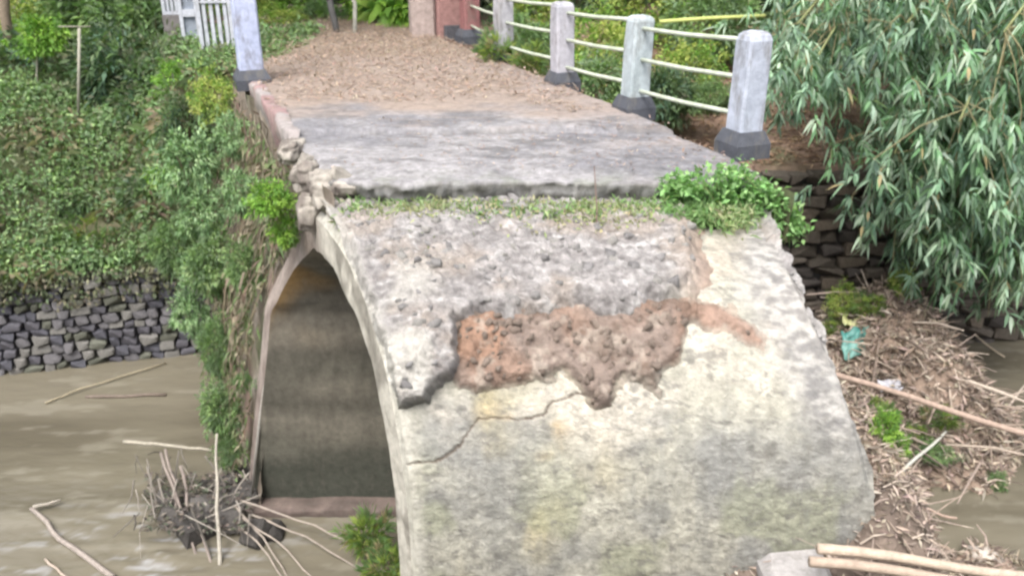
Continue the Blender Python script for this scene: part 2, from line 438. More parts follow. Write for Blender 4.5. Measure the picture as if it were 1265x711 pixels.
def cells(p, s, seed):
    """distance to nearest / second nearest jittered point: cobble relief"""
    q = np.asarray(p) * s + 50.5; i0 = np.floor(q).astype(np.int64)
    f1 = np.full(q.shape[:-1], 9.); f2 = f1.copy(); idv = f1 * 0
    for a in (-1, 0, 1):
        for b in (-1, 0, 1):
            i = i0 + np.array([a, b])
            jx = i[..., 0] + _h(i[..., 0], i[..., 1], i[..., 0] * 0, seed); jy = i[..., 1] + _h(i[..., 0], i[..., 1], i[..., 0] * 0 + 1, seed)
            d = np.hypot(q[..., 0] - jx, q[..., 1] - jy)
            cid = _h(i[..., 0], i[..., 1], i[..., 0] * 0 + 2, seed)
            new = d < f1
            f2 = np.where(new, f1, np.minimum(f2, d)); idv = np.where(new, cid, idv); f1 = np.where(new, d, f1)
    return f1, f2, idv

def barrel():
    tt = np.concatenate([np.linspace(-1.0, 0, 14)[:-1], np.linspace(0, .42, 26)[:-1], np.linspace(.42, .80, 200)[:-1], np.linspace(.80, 1.0, 120)[:-1], np.linspace(1, 1.14, 70)[:-1], np.linspace(1.14, 1.95, 16)])
    nv = len(tt); nu = 330; U = np.linspace(0, 1, nu)
    far = sm(.5, .38, tt)
    ye, ze = arc(AE, BE, tt); yi, zi = arc(AI, BI, tt)
    n2 = np.stack([ye - YC, (ze - ZS)], 1); n2[:, 1] = np.where((tt < 0) | (tt > 1), 0, n2[:, 1] * (AE / BE) ** 2); n2 = unit(n2)
    xle = xl_edge(ye, ze, far); xre = xr_edge(ye, ze, far)
    jag = .05 * (fbm(np.stack([ye, ze, 0 * ye], 1), 5, 4, 3) - .5) * 2
    X = xle[:, None] * (1 - U) + (xre + jag * 1.6)[:, None] * U
    Y = np.repeat(ye[:, None], nu, 1); Z = np.repeat(ze[:, None], nu, 1)
    B = np.stack([X, Y, Z], -1)
    NN = np.stack([0 * X, np.repeat(n2[:, :1], nu, 1), np.repeat(n2[:, 1:], nu, 1)], -1)
    s_arc = np.concatenate([[0], np.cumsum(np.hypot(np.diff(ye), np.diff(ze)))])
    SS = np.repeat(s_arc[:, None], nu, 1); XS = np.stack([X, SS], -1); XS3 = np.stack([X, SS, 0 * X], -1)
    px, py = pix(B)
    wob = 16 * (fbm(XS3, 8, 5, 77, .62) - .5) * 2
    dr = inside_sd(px, py, RUB) + wob; ds = inside_sd(px, py, SOIL) + wob * 1.2; dc = line_d(px + wob * .5, py + wob * .5, CRACK)
    nf = fbm(XS3, 14, 5, 5) - .5; nl = fbm(XS3, 1.5, 4, 6); nm = fbm(XS3, 4, 4, 8)
    # --- base plaster skin
    h = .012 * nf + .05 * (nl - .5) + .016 * (nm - .5)
    pits = sm(.60, .72, fbm(XS3 * A(1, 1.6, 1), 26, 4, 19)); fine = fbm(XS3 * A(1, 1.8, 1), 34, 4, 20, .7) - .5; h = h - .004 * pits + .010 * fine + .012 * (fbm(XS3 * A(1, 1.5, 1), 12, 4, 23, .65) - .5)
    crk = sm(2.0, .4, dc + 2.0 * (fbm(XS3, 30, 2, 3) - .5)); h = h - .014 * crk
    # round the arrises
    el = (X - xle[:, None]); er = (xre[:, None] - X)
    h = h - .05 * sm(.06, 0, el) ** 2 - .03 * sm(.04, 0, er) ** 2 * sm(620, 590, py)
    yel = sm(.42, .62, fbm(XS3 * A(1.3, .8, 1), 1.6, 4, 51)) * sm(540, 600, px) * sm(800, 680, px)
    och = sm(.48, .66, fbm(XS3 * A(1, 1.8, 1), 2.4, 4, 52)) * sm(560, 620, px) * sm(780, 690, px) * sm(490, 520, py) * sm(600, 560, py)
    gry = sm(.42, .62, fbm(XS3, 1.9, 5, 53))
    cp = mix(A(.32, .31, .262), A(.215, .214, .20), gry)
    cp = mix(cp, A(.35, .305, .185), np.clip(yel * .8, 0, 1))
    cp = mix(cp, A(.38, .265, .125), och * .7)
    white = sm(70, 8, -ds) * (ds < 0) * sm(.35, .55, nm); cp = mix(cp, A(.42, .39, .34), np.clip(white, 0, 1) * .85)
    cp = mix(cp, A(.37, .335, .28), sm(.3, .6, nm) * sm(850, 890, px) * sm(470, 400, py) * .9)
    gp = sm(.50, .60, fbm(XS3, 3.1, 5, 57, .62)) * sm(700, 800, px) * sm(480, 530, py); cp = mix(cp, A(.19, .19, .18), gp * .6); lg = sm(.52, .64, fbm(XS3, 2.6, 4, 54)) * sm(520, 640, py); cp = mix(cp, A(.22, .23, .15), lg * .55)
    dk = sm(.54, .68, fbm(XS3 * A(2.4, .45, 1), 2.6, 5, 58, .6)); cp = mix(cp, A(.18, .18, .165), dk * .45)
    cp = cp * (1 + fine * .9)[..., None]; spk = sm(.54, .66, fbm(XS3 * A(1, 1.7, 1), 15, 5, 59, .7)); cp = mix(cp, A(.13, .125, .115), spk * .62)
    redge = sm(.42, .16, er + .3 * (nm - .5)) * sm(600, 500, py); cp = mix(cp, mix(A(.17, .165, .165), A(.34, .33, .315), sm(.4, .6, fbm(XS3 * A(1, 1.6, 1), 13, 4, 321))), redge * .85)
    cp = mix(cp, A(.44, .425, .375), sm(.14, .04, el) * .7)
    cp = mix(cp, A(.09, .065, .05), crk * .85)
    cp = mix(cp, A(.09, .09, .07), sm(.3, -.1, ze)[:, None] * .8 * np.ones_like(X))
    Vb = (B + NN * h[..., None]).reshape(-1, 3); cb = cp.reshape(-1, 3)
    faces = [grid_faces(nu, nv)]
    # intrados + side faces
    wi = 110; Ui = np.linspace(0, 1, wi)
    xli = xl_edge(yi, zi, far); xri = xre - .03
    XI = xli[:, None] * (1 - Ui) + xri[:, None] * Ui
    VI = np.stack([XI, np.repeat(yi[:, None], wi, 1), np.repeat(zi[:, None], wi, 1)], -1)
    VI = VI + .05 * (fbm(VI * A(.4, 1, 2), 3, 4, 66) - .5)[..., None] * A(0, -1, -1)
    z_ = VI[..., 2]; band = fbm(VI * A(.25, 1, 2.6), 1.5, 4, 67)
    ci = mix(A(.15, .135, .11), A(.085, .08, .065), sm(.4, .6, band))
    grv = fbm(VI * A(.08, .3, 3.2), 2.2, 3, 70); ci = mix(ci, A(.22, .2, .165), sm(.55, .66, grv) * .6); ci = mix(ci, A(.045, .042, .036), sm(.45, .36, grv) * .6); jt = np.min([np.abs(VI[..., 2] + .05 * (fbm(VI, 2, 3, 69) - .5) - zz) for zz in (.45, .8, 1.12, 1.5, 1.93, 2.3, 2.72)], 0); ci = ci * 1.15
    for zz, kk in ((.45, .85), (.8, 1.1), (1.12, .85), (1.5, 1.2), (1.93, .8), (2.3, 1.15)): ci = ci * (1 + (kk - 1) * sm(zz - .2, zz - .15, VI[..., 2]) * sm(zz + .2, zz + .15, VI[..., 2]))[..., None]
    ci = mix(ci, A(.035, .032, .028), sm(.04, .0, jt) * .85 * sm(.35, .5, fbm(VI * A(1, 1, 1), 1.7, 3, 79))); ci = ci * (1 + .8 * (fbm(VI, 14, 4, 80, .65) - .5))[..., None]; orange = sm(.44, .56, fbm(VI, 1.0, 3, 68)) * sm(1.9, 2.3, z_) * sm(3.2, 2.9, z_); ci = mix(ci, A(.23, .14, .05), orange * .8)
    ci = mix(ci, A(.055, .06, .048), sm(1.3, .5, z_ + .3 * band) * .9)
    off = len(Vb); fI = grid_faces(wi, nv, off)[:, ::-1]; faces.append(fI)
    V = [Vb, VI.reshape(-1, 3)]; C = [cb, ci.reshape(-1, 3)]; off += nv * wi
    for side in (0, 1):
        k = 7; e0 = (B + NN * h[..., None])[:, 0 if side == 0 else -1]; i0 = VI[:, 0 if side == 0 else -1]
        tt_ = np.linspace(0, 1, k)[None, :, None]
        Vs = e0[:, None] * (1 - tt_) + i0[:, None] * tt_
        ins = (fbm(Vs, 7, 4, 71 + side) - .5) * .05; ins[:, 0] = 0; ins[:, -1] = 0
        Vs[..., 0] += ins * (1 if side else -1)
        cs = mix(A(.43, .41, .36), A(.24, .225, .195), sm(.45, .62, fbm(Vs, 3.5, 4, 73)))
        if side == 0: cs = mix(cs, mix(A(.16, .125, .11), A(.27, .225, .205), sm(.4, .6, fbm(Vs, 6, 3, 75))), far[:, None] * .9)
        f = grid_faces(k, nv, off); faces.append(f if side else f[:, ::-1])
        V.append(Vs.reshape(-1, 3)); C.append(cs.reshape(-1, 3)); off += nv * k
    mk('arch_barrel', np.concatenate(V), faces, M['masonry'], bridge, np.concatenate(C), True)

    # --- the outer rubble skin, broken off along a ragged edge
    f1, f2, cid = cells(XS + .04 * np.stack([nf, nm], -1), 11, 5); g1, g2, gid = cells(XS, 24, 8)
    cob = sm(0, .32, f2 - f1); cob2 = sm(0, .3, g2 - g1)
    thick = .115 + .05 * (nl - .5)
    lump = np.exp(-(((px - 520) / 60) ** 2 + ((py - 440) / 60) ** 2)) * .07
    nr = np.abs(fbm(XS3 * A(1, 1.5, 1), 9, 5, 303) - .5) * 2; hr = (thick + lump) * (1 - .45 * sm(900, 960, px)) + cob * .012 * cid * (cid > .45) + cob2 * .006 * (1 + gid) + .05 * (nm - .5) + .05 * nf - .03 * (.35 - nr)
    dre = np.where((tt[:, None] < .46), -20, dr)
    fw_ = 9 + 8 * sm(560, 600, px) + 35 * sm(820, 880, px) * sm(960, 920, px); hr = hr + .035 * (fbm(XS3 * A(1, 1.4, 1), 15, 4, 322, .6) - .5); hr = hr * sm(-2, fw_, dre) ** .7 - .012 * (dre < -1)
    # fade out at the top of the arch where the slab sits
    t1 = fbm(XS3, 8, 3, 61); 
    sp_ = fbm(XS3 * A(1, 1.7, 1), 17, 4, 301); cr = mix(A(.19, .18, .178), A(.275, .262, .258), sm(.3, .7, cid * .15 + nm * .35 + sp_ * .5)); cr = mix(cr, A(.13, .12, .118), sm(.46, .33, sp_) * .5); cr = mix(cr, A(.24, .20, .165), sm(.48, .62, fbm(XS3, 2.3, 4, 330)) * .55)
    cr = mix(cr, A(.37, .365, .36), sm(.58, .70, sp_) * .55); cr = cr * (1 + fine * 1.1)[..., None]; cr = mix(cr, cp, sm(50, 0, dre) * sm(800, 860, px) * sm(940, 900, px) * .8)
    cr = mix(cr, A(.38, .37, .34), sm(.10, .02, el) * .5 + sm(580, 520, px) * sm(280, 400, py) * .75 * sm(.3, .6, nm))
    cr = mix(cr, A(.27, .24, .17), sm(.42, .62, t1) * sm(300, 240, py) * .6)
    cr = mix(cr, A(.16, .20, .10), sm(.5, .62, nm) * sm(275, 240, py) * .7)
    cr = mix(cr, A(.27, .19, .15), sm(820, 880, px) * sm(940, 900, px) * sm(250, 290, py) * .75)
    cr = mix(cr, A(.33, .32, .31), sm(930, 960, px) * sm(.35, .6, nm) * .6)
    cr = mix(cr, A(.09, .095, .08), sm(10, 0, dre) * sm(470, 500, py) * .6)
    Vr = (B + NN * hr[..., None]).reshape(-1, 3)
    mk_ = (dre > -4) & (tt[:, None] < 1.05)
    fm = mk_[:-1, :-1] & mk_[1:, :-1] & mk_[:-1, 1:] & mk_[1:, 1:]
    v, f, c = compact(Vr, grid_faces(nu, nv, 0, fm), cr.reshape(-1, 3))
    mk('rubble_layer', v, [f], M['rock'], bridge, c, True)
    # --- brown soil squeezed out under it
    hs_ = (.03 + .22 * np.abs(fbm(XS3, 4.5, 5, 91, .6) - .45) + .07 * nf + .03 * (fbm(XS3, 20, 3, 92) - .5)) * sm(-2, 16, ds) - .006 * (ds < -1)
    red = sm(.45, .62, fbm(XS3, 2.2, 3, 93)); red = np.maximum(red, sm(30, 10, np.hypot(px - 585, py - 418)) )
    red = np.clip(red * .4 + sm(45, 15, np.hypot(px - 590, py - 415)) * .6 + sm(820, 850, px) * .5, 0, .7); cs = mix(A(.20, .158, .135), A(.25, .145, .095), red); cs = mix(cs, A(.31, .265, .225), sm(.50, .62, fbm(XS3, 9, 4, 305, .6)) * .8)
    cs = mix(cs, A(.28, .195, .155), sm(840, 890, px) * .8); cs = mix(cs, A(.10, .07, .055), sm(.45, .36, fbm(XS3, 6, 4, 91)) * .6); cs = mix(cs, cp, sm(9, 0, ds) * .55); cs = mix(cs, A(.09, .06, .045), pits * .4)
    hs_ = np.where(px > 860, hs_ * .45, hs_)
    Vs = (B + NN * hs_[..., None]).reshape(-1, 3); m_ = (ds > -3) & (tt[:, None] > .5)
    fm = m_[:-1, :-1] & m_[1:, :-1] & m_[:-1, 1:] & m_[1:, 1:]
    v, f, c = compact(Vs, grid_faces(nu, nv, 0, fm), cs.reshape(-1, 3))
    mk('soil_layer', v, [f], M['earth'], bridge, c, True)
    # loose stones bedded in the rubble skin, each a part
    r = random.Random(5); protos = []
    for k in range(8):
        g = r.uniform(.20, .32); protos.append(stone_mesh('stone', (1, r.uniform(.6, .9), r.uniform(.4, .7)), 200 + k, M['rock'], (g, g * .965, g * r.uniform(.90, .97)), .14, 20))
    rows = np.where((tt > .44) & (tt < .9))[0]; cnt = 0; tries = 0
    while cnt < 190 and tries < 4000:
        tries += 1; j = int(r.choice(rows)); i = r.randrange(8, nu - 8)
        if dre[j, i] < 12: continue
        big = r.random() ** 2.2; s_ = .035 + .065 * big
        p = B[j, i] + NN[j, i] * (hr[j, i] - s_ * .16)
        o = link('stone', protos[r.randrange(8)], bridge, Vector(p) - bridge.location)
        o.scale = (s_, s_, s_); o.rotation_euler = (r.uniform(-.5, .5), r.uniform(-.5, .5), r.uniform(0, 6.3)); cnt += 1
    sp2 = []
    for k in range(5):
        g = r.uniform(.2, .32); sp2.append(stone_mesh('clod', (1, r.uniform(.6, .9), r.uniform(.5, .8)), 240 + k, M['earth'], (g * 1.05, g * .84, g * .70), .2, 18))
    cnt = 0
    jj, ii = np.where((ds > 6) & (tt[:, None] > .5))
    for q in range(130):
        a = r.randrange(len(jj)); j, i = jj[a], ii[a]
        if px[j, i] > 860 and r.random() < .8: continue
        s_ = .02 + .055 * r.random() ** 2
        o = link('clod', sp2[r.randrange(5)], bridge, Vector(B[j, i] + NN[j, i] * (hs_[j, i] - s_ * .05)) - bridge.location)
        o.scale = (s_, s_, s_); o.rotation_euler = (r.uniform(0, 6), r.uniform(0, 6), r.uniform(0, 6))
barrel()

# deck slab -----------------------------------------------------------------
def xdl(y): return -1.36 - .404 * (y - 6.2)
def xdr(y): return 1.83 - .392 * (y - 6.4)
def deck():
    ys = np.concatenate([np.linspace(0, 2.6, 150)[:-1], np.linspace(2.6, 5.6, 60)]); nu = 240; U = np.linspace(0, 1, nu)
    front = 6.14 + .13 * (fbm(np.stack([U * 3.2, 0 * U, 0 * U], 1), 2.2, 5, 12, .65) - .5) * 2 + .16 * sm(.75, 1, U) + .10 * sm(.12, 0, U)
    Y = front[None, :] + ys[:, None] * (1 - 0 * U[None])
    jl = .05 * (fbm(np.stack([Y[:, 0], 0 * ys, 0 * ys], 1), 4, 4, 2) - .5) * 2
    xl_ = xdl(Y) + jl[:, None] + .22 * sm(7.0, 6.3, Y) * 0; xr_ = xdr(Y) + .5 * jl[::-1][:, None] * .3
    X = xl_ * (1 - U) + xr_ * U
    Pq = np.stack([X, Y, 0 * X], -1); n = fbm(Pq, 1.6, 4, 14); nf = fbm(Pq, 9, 4, 15); n2 = fbm(Pq * A(1, 3, 1), 1.5, 4, 16)
    yj = 7.52 + .10 * (fbm(np.stack([X, 0 * X, 0 * X], -1), 1.6, 4, 18) - .5) * 2 + .03 * X
    step = sm(-.03, .03, Y - yj)
    Z = DECK - .045 + .045 * step + .03 * (n - .5) + .022 * (nf - .5) + .012 * (fbm(Pq * A(1, 1.6, 1), 18, 3, 403) - .5) - .05 * sm(.45, 0, Y - front[None]) * (.6 + .8 * n)
    crackd = np.abs(Y - yj + .03); Z = Z - .02 * sm(.03, .0, crackd) * sm(.4, .6, n)
    yj2 = 6.62 + .12 * (fbm(np.stack([X, 0 * X, 0 * X + 3], -1), 1.3, 4, 28) - .5) * 2
    c2 = sm(.022, 0, np.abs(Y - yj2)) * sm(.45, .55, fbm(np.stack([X, 0 * X, 0 * X], -1), 1.1, 2, 29)); Z = Z - .02 * c2
    edge = sm(.06, 0, X - xl_) + sm(.07, 0, xr_ - X); Z = Z - .03 * edge
    fd = fbm(Pq * A(1, 1.8, 1), 22, 4, 401, .7); c = mix(A(.17, .168, .182), A(.255, .248, .256), sm(.38, .6, n)) * (1 + 1.3 * (fd - .5))[..., None]; c = mix(c, A(.25, .215, .20), sm(.45, .6, n2) * step * .8)
    c = mix(c, A(.11, .108, .112), sm(.50, .64, fbm(Pq * A(.7, 2, 1), 4, 5, 402, .65)) * .65)
    c = mix(c, A(.27, .215, .18), sm(7.8, 8.5, Y + 1.6 * (n - .5)) * .85)
    c = mix(c, A(.25, .215, .205), sm(.6, 1, U[None] + 0 * Y) * sm(.4, .6, n) * .7)
    c = mix(c, A(.09, .088, .085), (sm(.05, .0, crackd) * sm(.4, .6, n) + c2) * .7)
    c = mix(c, A(.15, .17, .12), sm(.45, .7, fbm(Pq, 7, 4, 24)) * sm(.30, .0, Y - front[None]) * .45)
    V = np.stack([X, Y, Z], -1); nv = len(ys)
    # front face rows and underside
    rows = []; cr = []
    for k, (dy, dz) in enumerate(((-.012, -.03), (.0, -.07), (.02, -.11), (.03, -.15), (.09, -.19), (.5, -.2))):
        rr = V[0].copy(); q = (fbm(rr + A(0, 0, k * .4), 7, 5, 33, .65) - .5) * .14
        rr[:, 1] += dy + q; rr[:, 2] += dz + q * .3; rows.append(rr)
        t = sm(.42, .58, fbm(rr + A(0, 0, k * .5), 6, 4, 34)); cr.append(mix(A(.24, .238, .24), A(.12, .118, .11), t))
    V = np.concatenate([np.stack(rows[::-1]), V]); c = np.concatenate([np.stack(cr[::-1]), c]); nv += 6
    fs = [grid_faces(nu, nv)]
    Vf = V.reshape(-1, 3); cf = c.reshape(-1, 3)
    # side skirts
    off = len(Vf); Vs = []; Cs = []
    for side, idx in ((0, 0), (1, -1)):
        e = V[5:, idx].copy(); b = e.copy(); b[:, 2] -= .2; b[:, 0] += .02 if side == 0 else -.02
        m = np.stack([e, (e + b) / 2 + A(-.02 if side == 0 else .02, 0, 0) * fbm(e, 6, 3, 4)[:, None], b], 1).reshape(-1, 3)
        f = grid_faces(3, len(e), off); fs.append(f if side else f[:, ::-1]); Vs.append(m); Cs.append(mix(A(.26, .23, .21), A(.13, .125, .11), fbm(m, 4, 3, 8))); off += len(m)
    mk('deck_slab', np.concatenate([Vf] + Vs), fs, M['concrete'], bridge, np.concatenate([cf] + Cs), True)
    # the outer kerb at the left, with pinkish worn paint
    V = []; ysk = np.linspace(7.35, 9.75, 60)
    prof = [(.0, -.36), (-.04, -.16), (-.06, .0), (-.03, .018), (.07, .012)]
    K = []
    for y in ysk:
        for (dx, dz) in prof: K.append((xdl(y) + dx, y, DECK + dz))
    K = np.array(K); K += (fbm(K, 5, 4, 44) - .5)[:, None] * A(.07, 0, .05)
    k1 = fbm(K, 3.5, 4, 45); c = mix(A(.25, .165, .165), A(.27, .245, .24), sm(.42, .55, k1)); c = mix(c, A(.2, .17, .15), sm(.55, .7, fbm(K, 9, 3, 46)) * .6)
    K = K + (fbm(K, 14, 3, 47) - .5)[:, None] * A(.05, 0, .03)
    fs = [grid_faces(5, 60), np.array([[0, 4, 3], [0, 3, 2], [0, 2, 1]])]
    mk('kerb', K, fs, M['paint'], bridge, c, True)
deck()

def sidewalls():
    """outer faces of the fill and the abutment behind the arch"""
    for side in (0, 1):
        ys = np.arange(5.9, 13.6, .06); zs = np.arange(-.6, 3.8, .06)
        Yg, Zg = np.meshgrid(ys, zs)
        xe = (xl_edge(Yg, Zg, sm(6.6, 7.2, Yg)) + .05) if side == 0 else (xdr(Yg) - .06)
        n = fbm(np.stack([xe, Yg, Zg], -1), 2.2, 4, 101 + side); nf = fbm(np.stack([xe, Yg * 2.5, Zg * .8], -1), 4, 4, 103)
        Xg = xe + (.16 * (n - .5) + .05 * (nf - .5)) * (-1 if side == 0 else 1)
        am = (AI + AE) / 2; inside = ((Yg - YC) / am) ** 2 + (np.maximum(Zg - ZS, 0) / ((BI + BE) / 2)) ** 2 < 1
        inside |= (Yg < YC)
        V = np.stack([Xg, Yg, Zg], -1).reshape(-1, 3)
        ok = ~inside; fm = ok[:-1, :-1] & ok[1:, :-1] & ok[:-1, 1:] & ok[1:, 1:]
        c = mix(A(.24, .20, .165), A(.13, .11, .085), sm(.4, .6, n)); c = mix(c, A(.36, .32, .28), sm(.52, .64, nf) * .8)
        c = mix(c, A(.28, .17, .14), sm(.5, .65, fbm(V.reshape(Xg.shape + (3,)), 1.4, 3, 105)) * .5)
        c = mix(c, A(.09, .12, .05), sm(.5, .66, fbm(V.reshape(Xg.shape + (3,)), 1.9, 3, 107)) * .7)
        f = grid_faces(len(ys), len(zs), 0, fm); f = f[:, ::-1] if side else f
        v, f, cc = compact(V, f, c.reshape(-1, 3))
        mk('side_wall', v, [f], M['rock'], bridge, cc, True)
sidewalls()
def ledge():
    xs = np.linspace(-2.7, 1.6, 120); prof = [(.16, -.4), (.05, -.3), (.05, -.02), (.052, .05), (.06, .075), (.16, .08), (.32, .085)]
    V = np.array([(x, 7.30 + a, b) for a, b in prof for x in xs]); V += (fbm(V, 4, 4, 501) - .5)[:, None] * A(0, .08, .06)
    c = mix(A(.09, .07, .062), A(.155, .12, .105), sm(.4, .6, fbm(V, 3, 4, 502)))
    mk('footing_ledge', V, [grid_faces(120, len(prof))], M['concrete'], bridge, c, True)
ledge()
def lump(name, c, rad, cols, seed, parent, m='rock', amp=.5, sc=3.0):
    nu, nv = 56, 30; a = np.linspace(0, 2 * math.pi, nu); p = np.linspace(-math.pi / 2, math.pi / 2, nv); AA, PP_ = np.meshgrid(a, p)
    d = np.stack([np.cos(AA) * np.cos(PP_), np.sin(AA) * np.cos(PP_), np.sin(PP_)], -1); q = np.sign(d) * np.abs(d) ** .7
    n = fbm(d * A(*rad) * 8 + seed, sc / 2.0, 4, seed, .6); w_ = 1 + amp * (n - .5) * 2
    V = (q * w_[..., None] * A(*rad)).reshape(-1, 3) + np.array(c)
    f = fbm(V, 9, 4, seed + 2, .6); c_ = mix(np.array(cols[0]), np.array(cols[1]), sm(.38, .6, f))
    return mk(name, V, [grid_faces(nu, nv)], M[m], parent, c_, True)
def corner_rubble():
    r = random.Random(9); C2 = [(.16, .14, .125), (.33, .305, .27)]
    for k, (px, py, y, rad) in enumerate(((404, 232, 6.34, (.14, .16, .13)), (384, 214, 6.62, (.13, .18, .11)), (384, 262, 6.44, (.09, .14, .14)), (362, 186, 7.1, (.10, .2, .08)), (428, 232, 6.25, (.12, .10, .05)))):
        p = P(px, py, y=y); lump('masonry_chunk', tuple(p), rad, C2, 20 + k, bridge)
    for (px, py, y, sz, g) in ((420, 216, 6.26, .13, .30), (396, 246, 6.2, .12, .36), (378, 200, 6.62, .12, .24), (412, 262, 6.12, .10, .36), (372, 232, 6.52, .10, .26)):
        me = stone_mesh('stone', (sz, sz * .8, sz * .6), r.randrange(300, 999), M['rock'], (g * .95, g * .88, g * .78), .18, 30)
        o = link('stone', me, bridge, P(px, py, y=y) - bridge.location); o.rotation_euler = (r.random(), r.random(), r.random() * 6)
corner_rubble()

# ================================================================== RAILINGS
TH = math.atan(.404)     # the deck runs 22 degrees left of the view
def post_mesh(w, h, topround=.05, lean=(0, 0)):
    mb = MB(); prof = []
    c = w * .07; hh = w / 2
    ring = lambda s: [(x * s, y * s) for x, y in ((-hh + c, -hh), (hh - c, -hh), (hh, -hh + c), (hh, hh - c), (hh - c, hh), (-hh + c, hh), (-hh, hh - c), (-hh, -hh + c))]
    lev = [(0, 1.04), (h * .3, 1.01), (h * .7, 1.0), (h - topround, .98), (h - topround * .45, .88), (h - topround * .1, .62), (h, .25)]
    V = []; C = []
    rg = random.Random(int(w * 1e4 + h * 777))
    for z, s in lev:
        for x, y in ring(s): V.append((x + lean[0] * z + rg.uniform(-.003, .003), y + lean[1] * z + rg.uniform(-.003, .003), z + rg.uniform(-.004, .004)))
    k = 8; q = [(i * k + j, i * k + (j + 1) % k, (i + 1) * k + (j + 1) % k, (i + 1) * k + j) for i in range(len(lev) - 1) for j in range(k)]
    V.append((lean[0] * h, lean[1] * h, h + .003)); m = len(V) - 1
    return V, q, [(m, (len(lev) - 1) * k + j, (len(lev) - 1) * k + (j + 1) % k) for j in range(k)]
def plinth(mb, w0, w1, h):
    a, b = w0 / 2, w1 / 2
    V = [(x * s, y * s, z) for z, s in ((-.06, a), (h * .35, a), (h, b)) for x, y in ((-1, -1), (1, -1), (1, 1), (-1, 1))]
    q = [(i * 4 + j, i * 4 + (j + 1) % 4, (i + 1) * 4 + (j + 1) % 4, (i + 1) * 4 + j) for i in range(2) for j in range(4)] + [(8, 9, 10, 11)]
    mb.add(V, q)
def rot(V, th): 
    V = np.asarray(V, float); c, s = math.cos(th), math.sin(th); W = V.copy(); W[:, 0] = V[:, 0] * c - V[:, 1] * s; W[:, 1] = V[:, 0] * s + V[:, 1] * c; return W
def add_post(parent, pos, w, h, tint=(.60, .63, .70), tr=.05, lean=(0, 0), plcol=(.065, .07, .085), pw=1.5, label=None):
    V, q, t = post_mesh(w, h, tr, lean); V = rot(V, TH) + np.array(pos)
    # worn paint: pale with greyish scuffs
    sub = []
    n = fbm(V, 6, 3, 5); c = mix(np.array(tint), np.array(tint) * A(.8, .82, .82), sm(.5, .7, n))
    o = mk('post', V, [np.array(q), np.array(t)], M['paint'], parent, c)
    if label: o['label'] = label
    mb = MB(); plinth(mb, w * pw, w * 1.12, .15); Vp = rot(np.concatenate(mb.V), TH) + np.array(pos)
    mk('post_base', Vp, [np.concatenate(mb.Q)], M['paint'], o if False else parent, np.broadcast_to(np.array(plcol), Vp.shape))
    return o
rail = E('bridge_railing', 'right hand bridge railing of pale concrete posts and three thin white pipes', 'railing', (1.0, 9.0, DECK))
PR = [(1.80, 6.86), (1.13, 8.28), (.54, 9.68), (-.10, 11.35), (-.62, 13.6)]
tints = [(.37, .40, .48), (.37, .42, .45), (.38, .375, .42), (.39, .385, .42), (.24, .11, .11)]
for i, ((x, y), tn) in enumerate(zip(PR, tints)):
    add_post(rail, (x, y, DECK - .02), (.205, .20, .20, .20, .24)[i], (.89, .86, .86, .86, 1.0)[i], tn, (.07, .05, .05, .05, .05)[i], ((.02, 0), (.03, 0), (-.02, 0), (-.01, 0), (0, 0))[i],
             label='reddish post at the far end' if i == 4 else None)
for i in range(4):
    a = PR[i]; b = PR[i + 1]
    for ha, hb in ((.80, .70), (.52, .43), (.24, .15)):
        mb = MB(); p0 = Vector((a[0], a[1], DECK + ha)); p1 = Vector((b[0], b[1], DECK + hb + .03))
        mid = (p0 + p1) / 2 + Vector((0, 0, -.012)); mb.tube([p0, p0.lerp(mid, .5), mid, mid.lerp(p1, .5), p1], .0185, 8)
        mb.build('rail', M['metal'], rail, True)
railL = E('left_railing_post', 'tall square white post with black base at the left deck edge', 'post', (-2.86, 9.86, DECK))
railL.name = 'railing_post'
add_post(railL, (-2.84, 9.86, DECK - .02), .245, 1.5, (.40, .44, .60), .05, (-.01, 0), label=None)
def baluster(pos, w, h, n, name='balustrade_panel', label='', slots=False):
    e = E(name, label, 'balustrade', pos, None)
    fr = .05; d = .12; rz = R(8)
    def bx(cx, cz, sx, sz, nm, dd=d, col=(.40, .42, .47)):
        mb = MB(); mb.box((0, 0, 0), (sx, dd, sz), 0, col, .0); V = rot(np.concatenate(mb.V) + A(cx, 0, cz), rz) + np.array(pos)
        mk(nm, V, [np.concatenate(mb.Q)], M['paint'], e, np.broadcast_to(np.array(col), V.shape))
    bx(0, fr / 2, w, fr, 'bottom_rail'); bx(0, h - fr / 2, w, fr, 'top_rail')
    bx(-w / 2 + fr / 2, h / 2, fr, h - 2 * fr - .004, 'frame_side'); bx(w / 2 - fr / 2, h / 2, fr, h - 2 * fr - .004, 'frame_side')
    if slots:
        for z in (.33, .62): bx(0, h * z, w - 2 * fr - .004, .10, 'cross_bar')
        bx(0, h / 2, w - 2 * fr - .006, h - 2 * fr - .006, 'back_panel', .03, (.22, .25, .30))
    else:
        for k in range(n): bx(-w / 2 + fr + (k + .5) * (w - 2 * fr) / n, h / 2, .045, h - 2 * fr - .004, 'baluster', .06)
        bx(0, h * .62, w - 2 * fr - .006, .03, 'cross_bar', .10)
    mb = MB(); mb.box((0, 0, 0), (w * 1.02, .2, .4), 0, (.1, .1, .11)); V = rot(np.concatenate(mb.V) + A(0, 0, -.203), rz) + np.array(pos)
    mk('base', V, [np.concatenate(mb.Q)], M['concrete'], e, np.broadcast_to(A(.16, .15, .15), V.shape))
p = P(272, 70, y=12.4); baluster(tuple(p), .46, 1.15, 4, label='white concrete balustrade panel with thin upright bars left of the tall post')
p = P(238, 48, y=13.4); baluster(tuple(p), .27, 1.1, 0, label='narrow white balustrade pier with dark recesses beyond the barred panel', slots=True)
p = P(214, 18, y=14.8); baluster(tuple(p), .30, .9, 3, label='farthest grey balustrade panel half hidden by leaves')

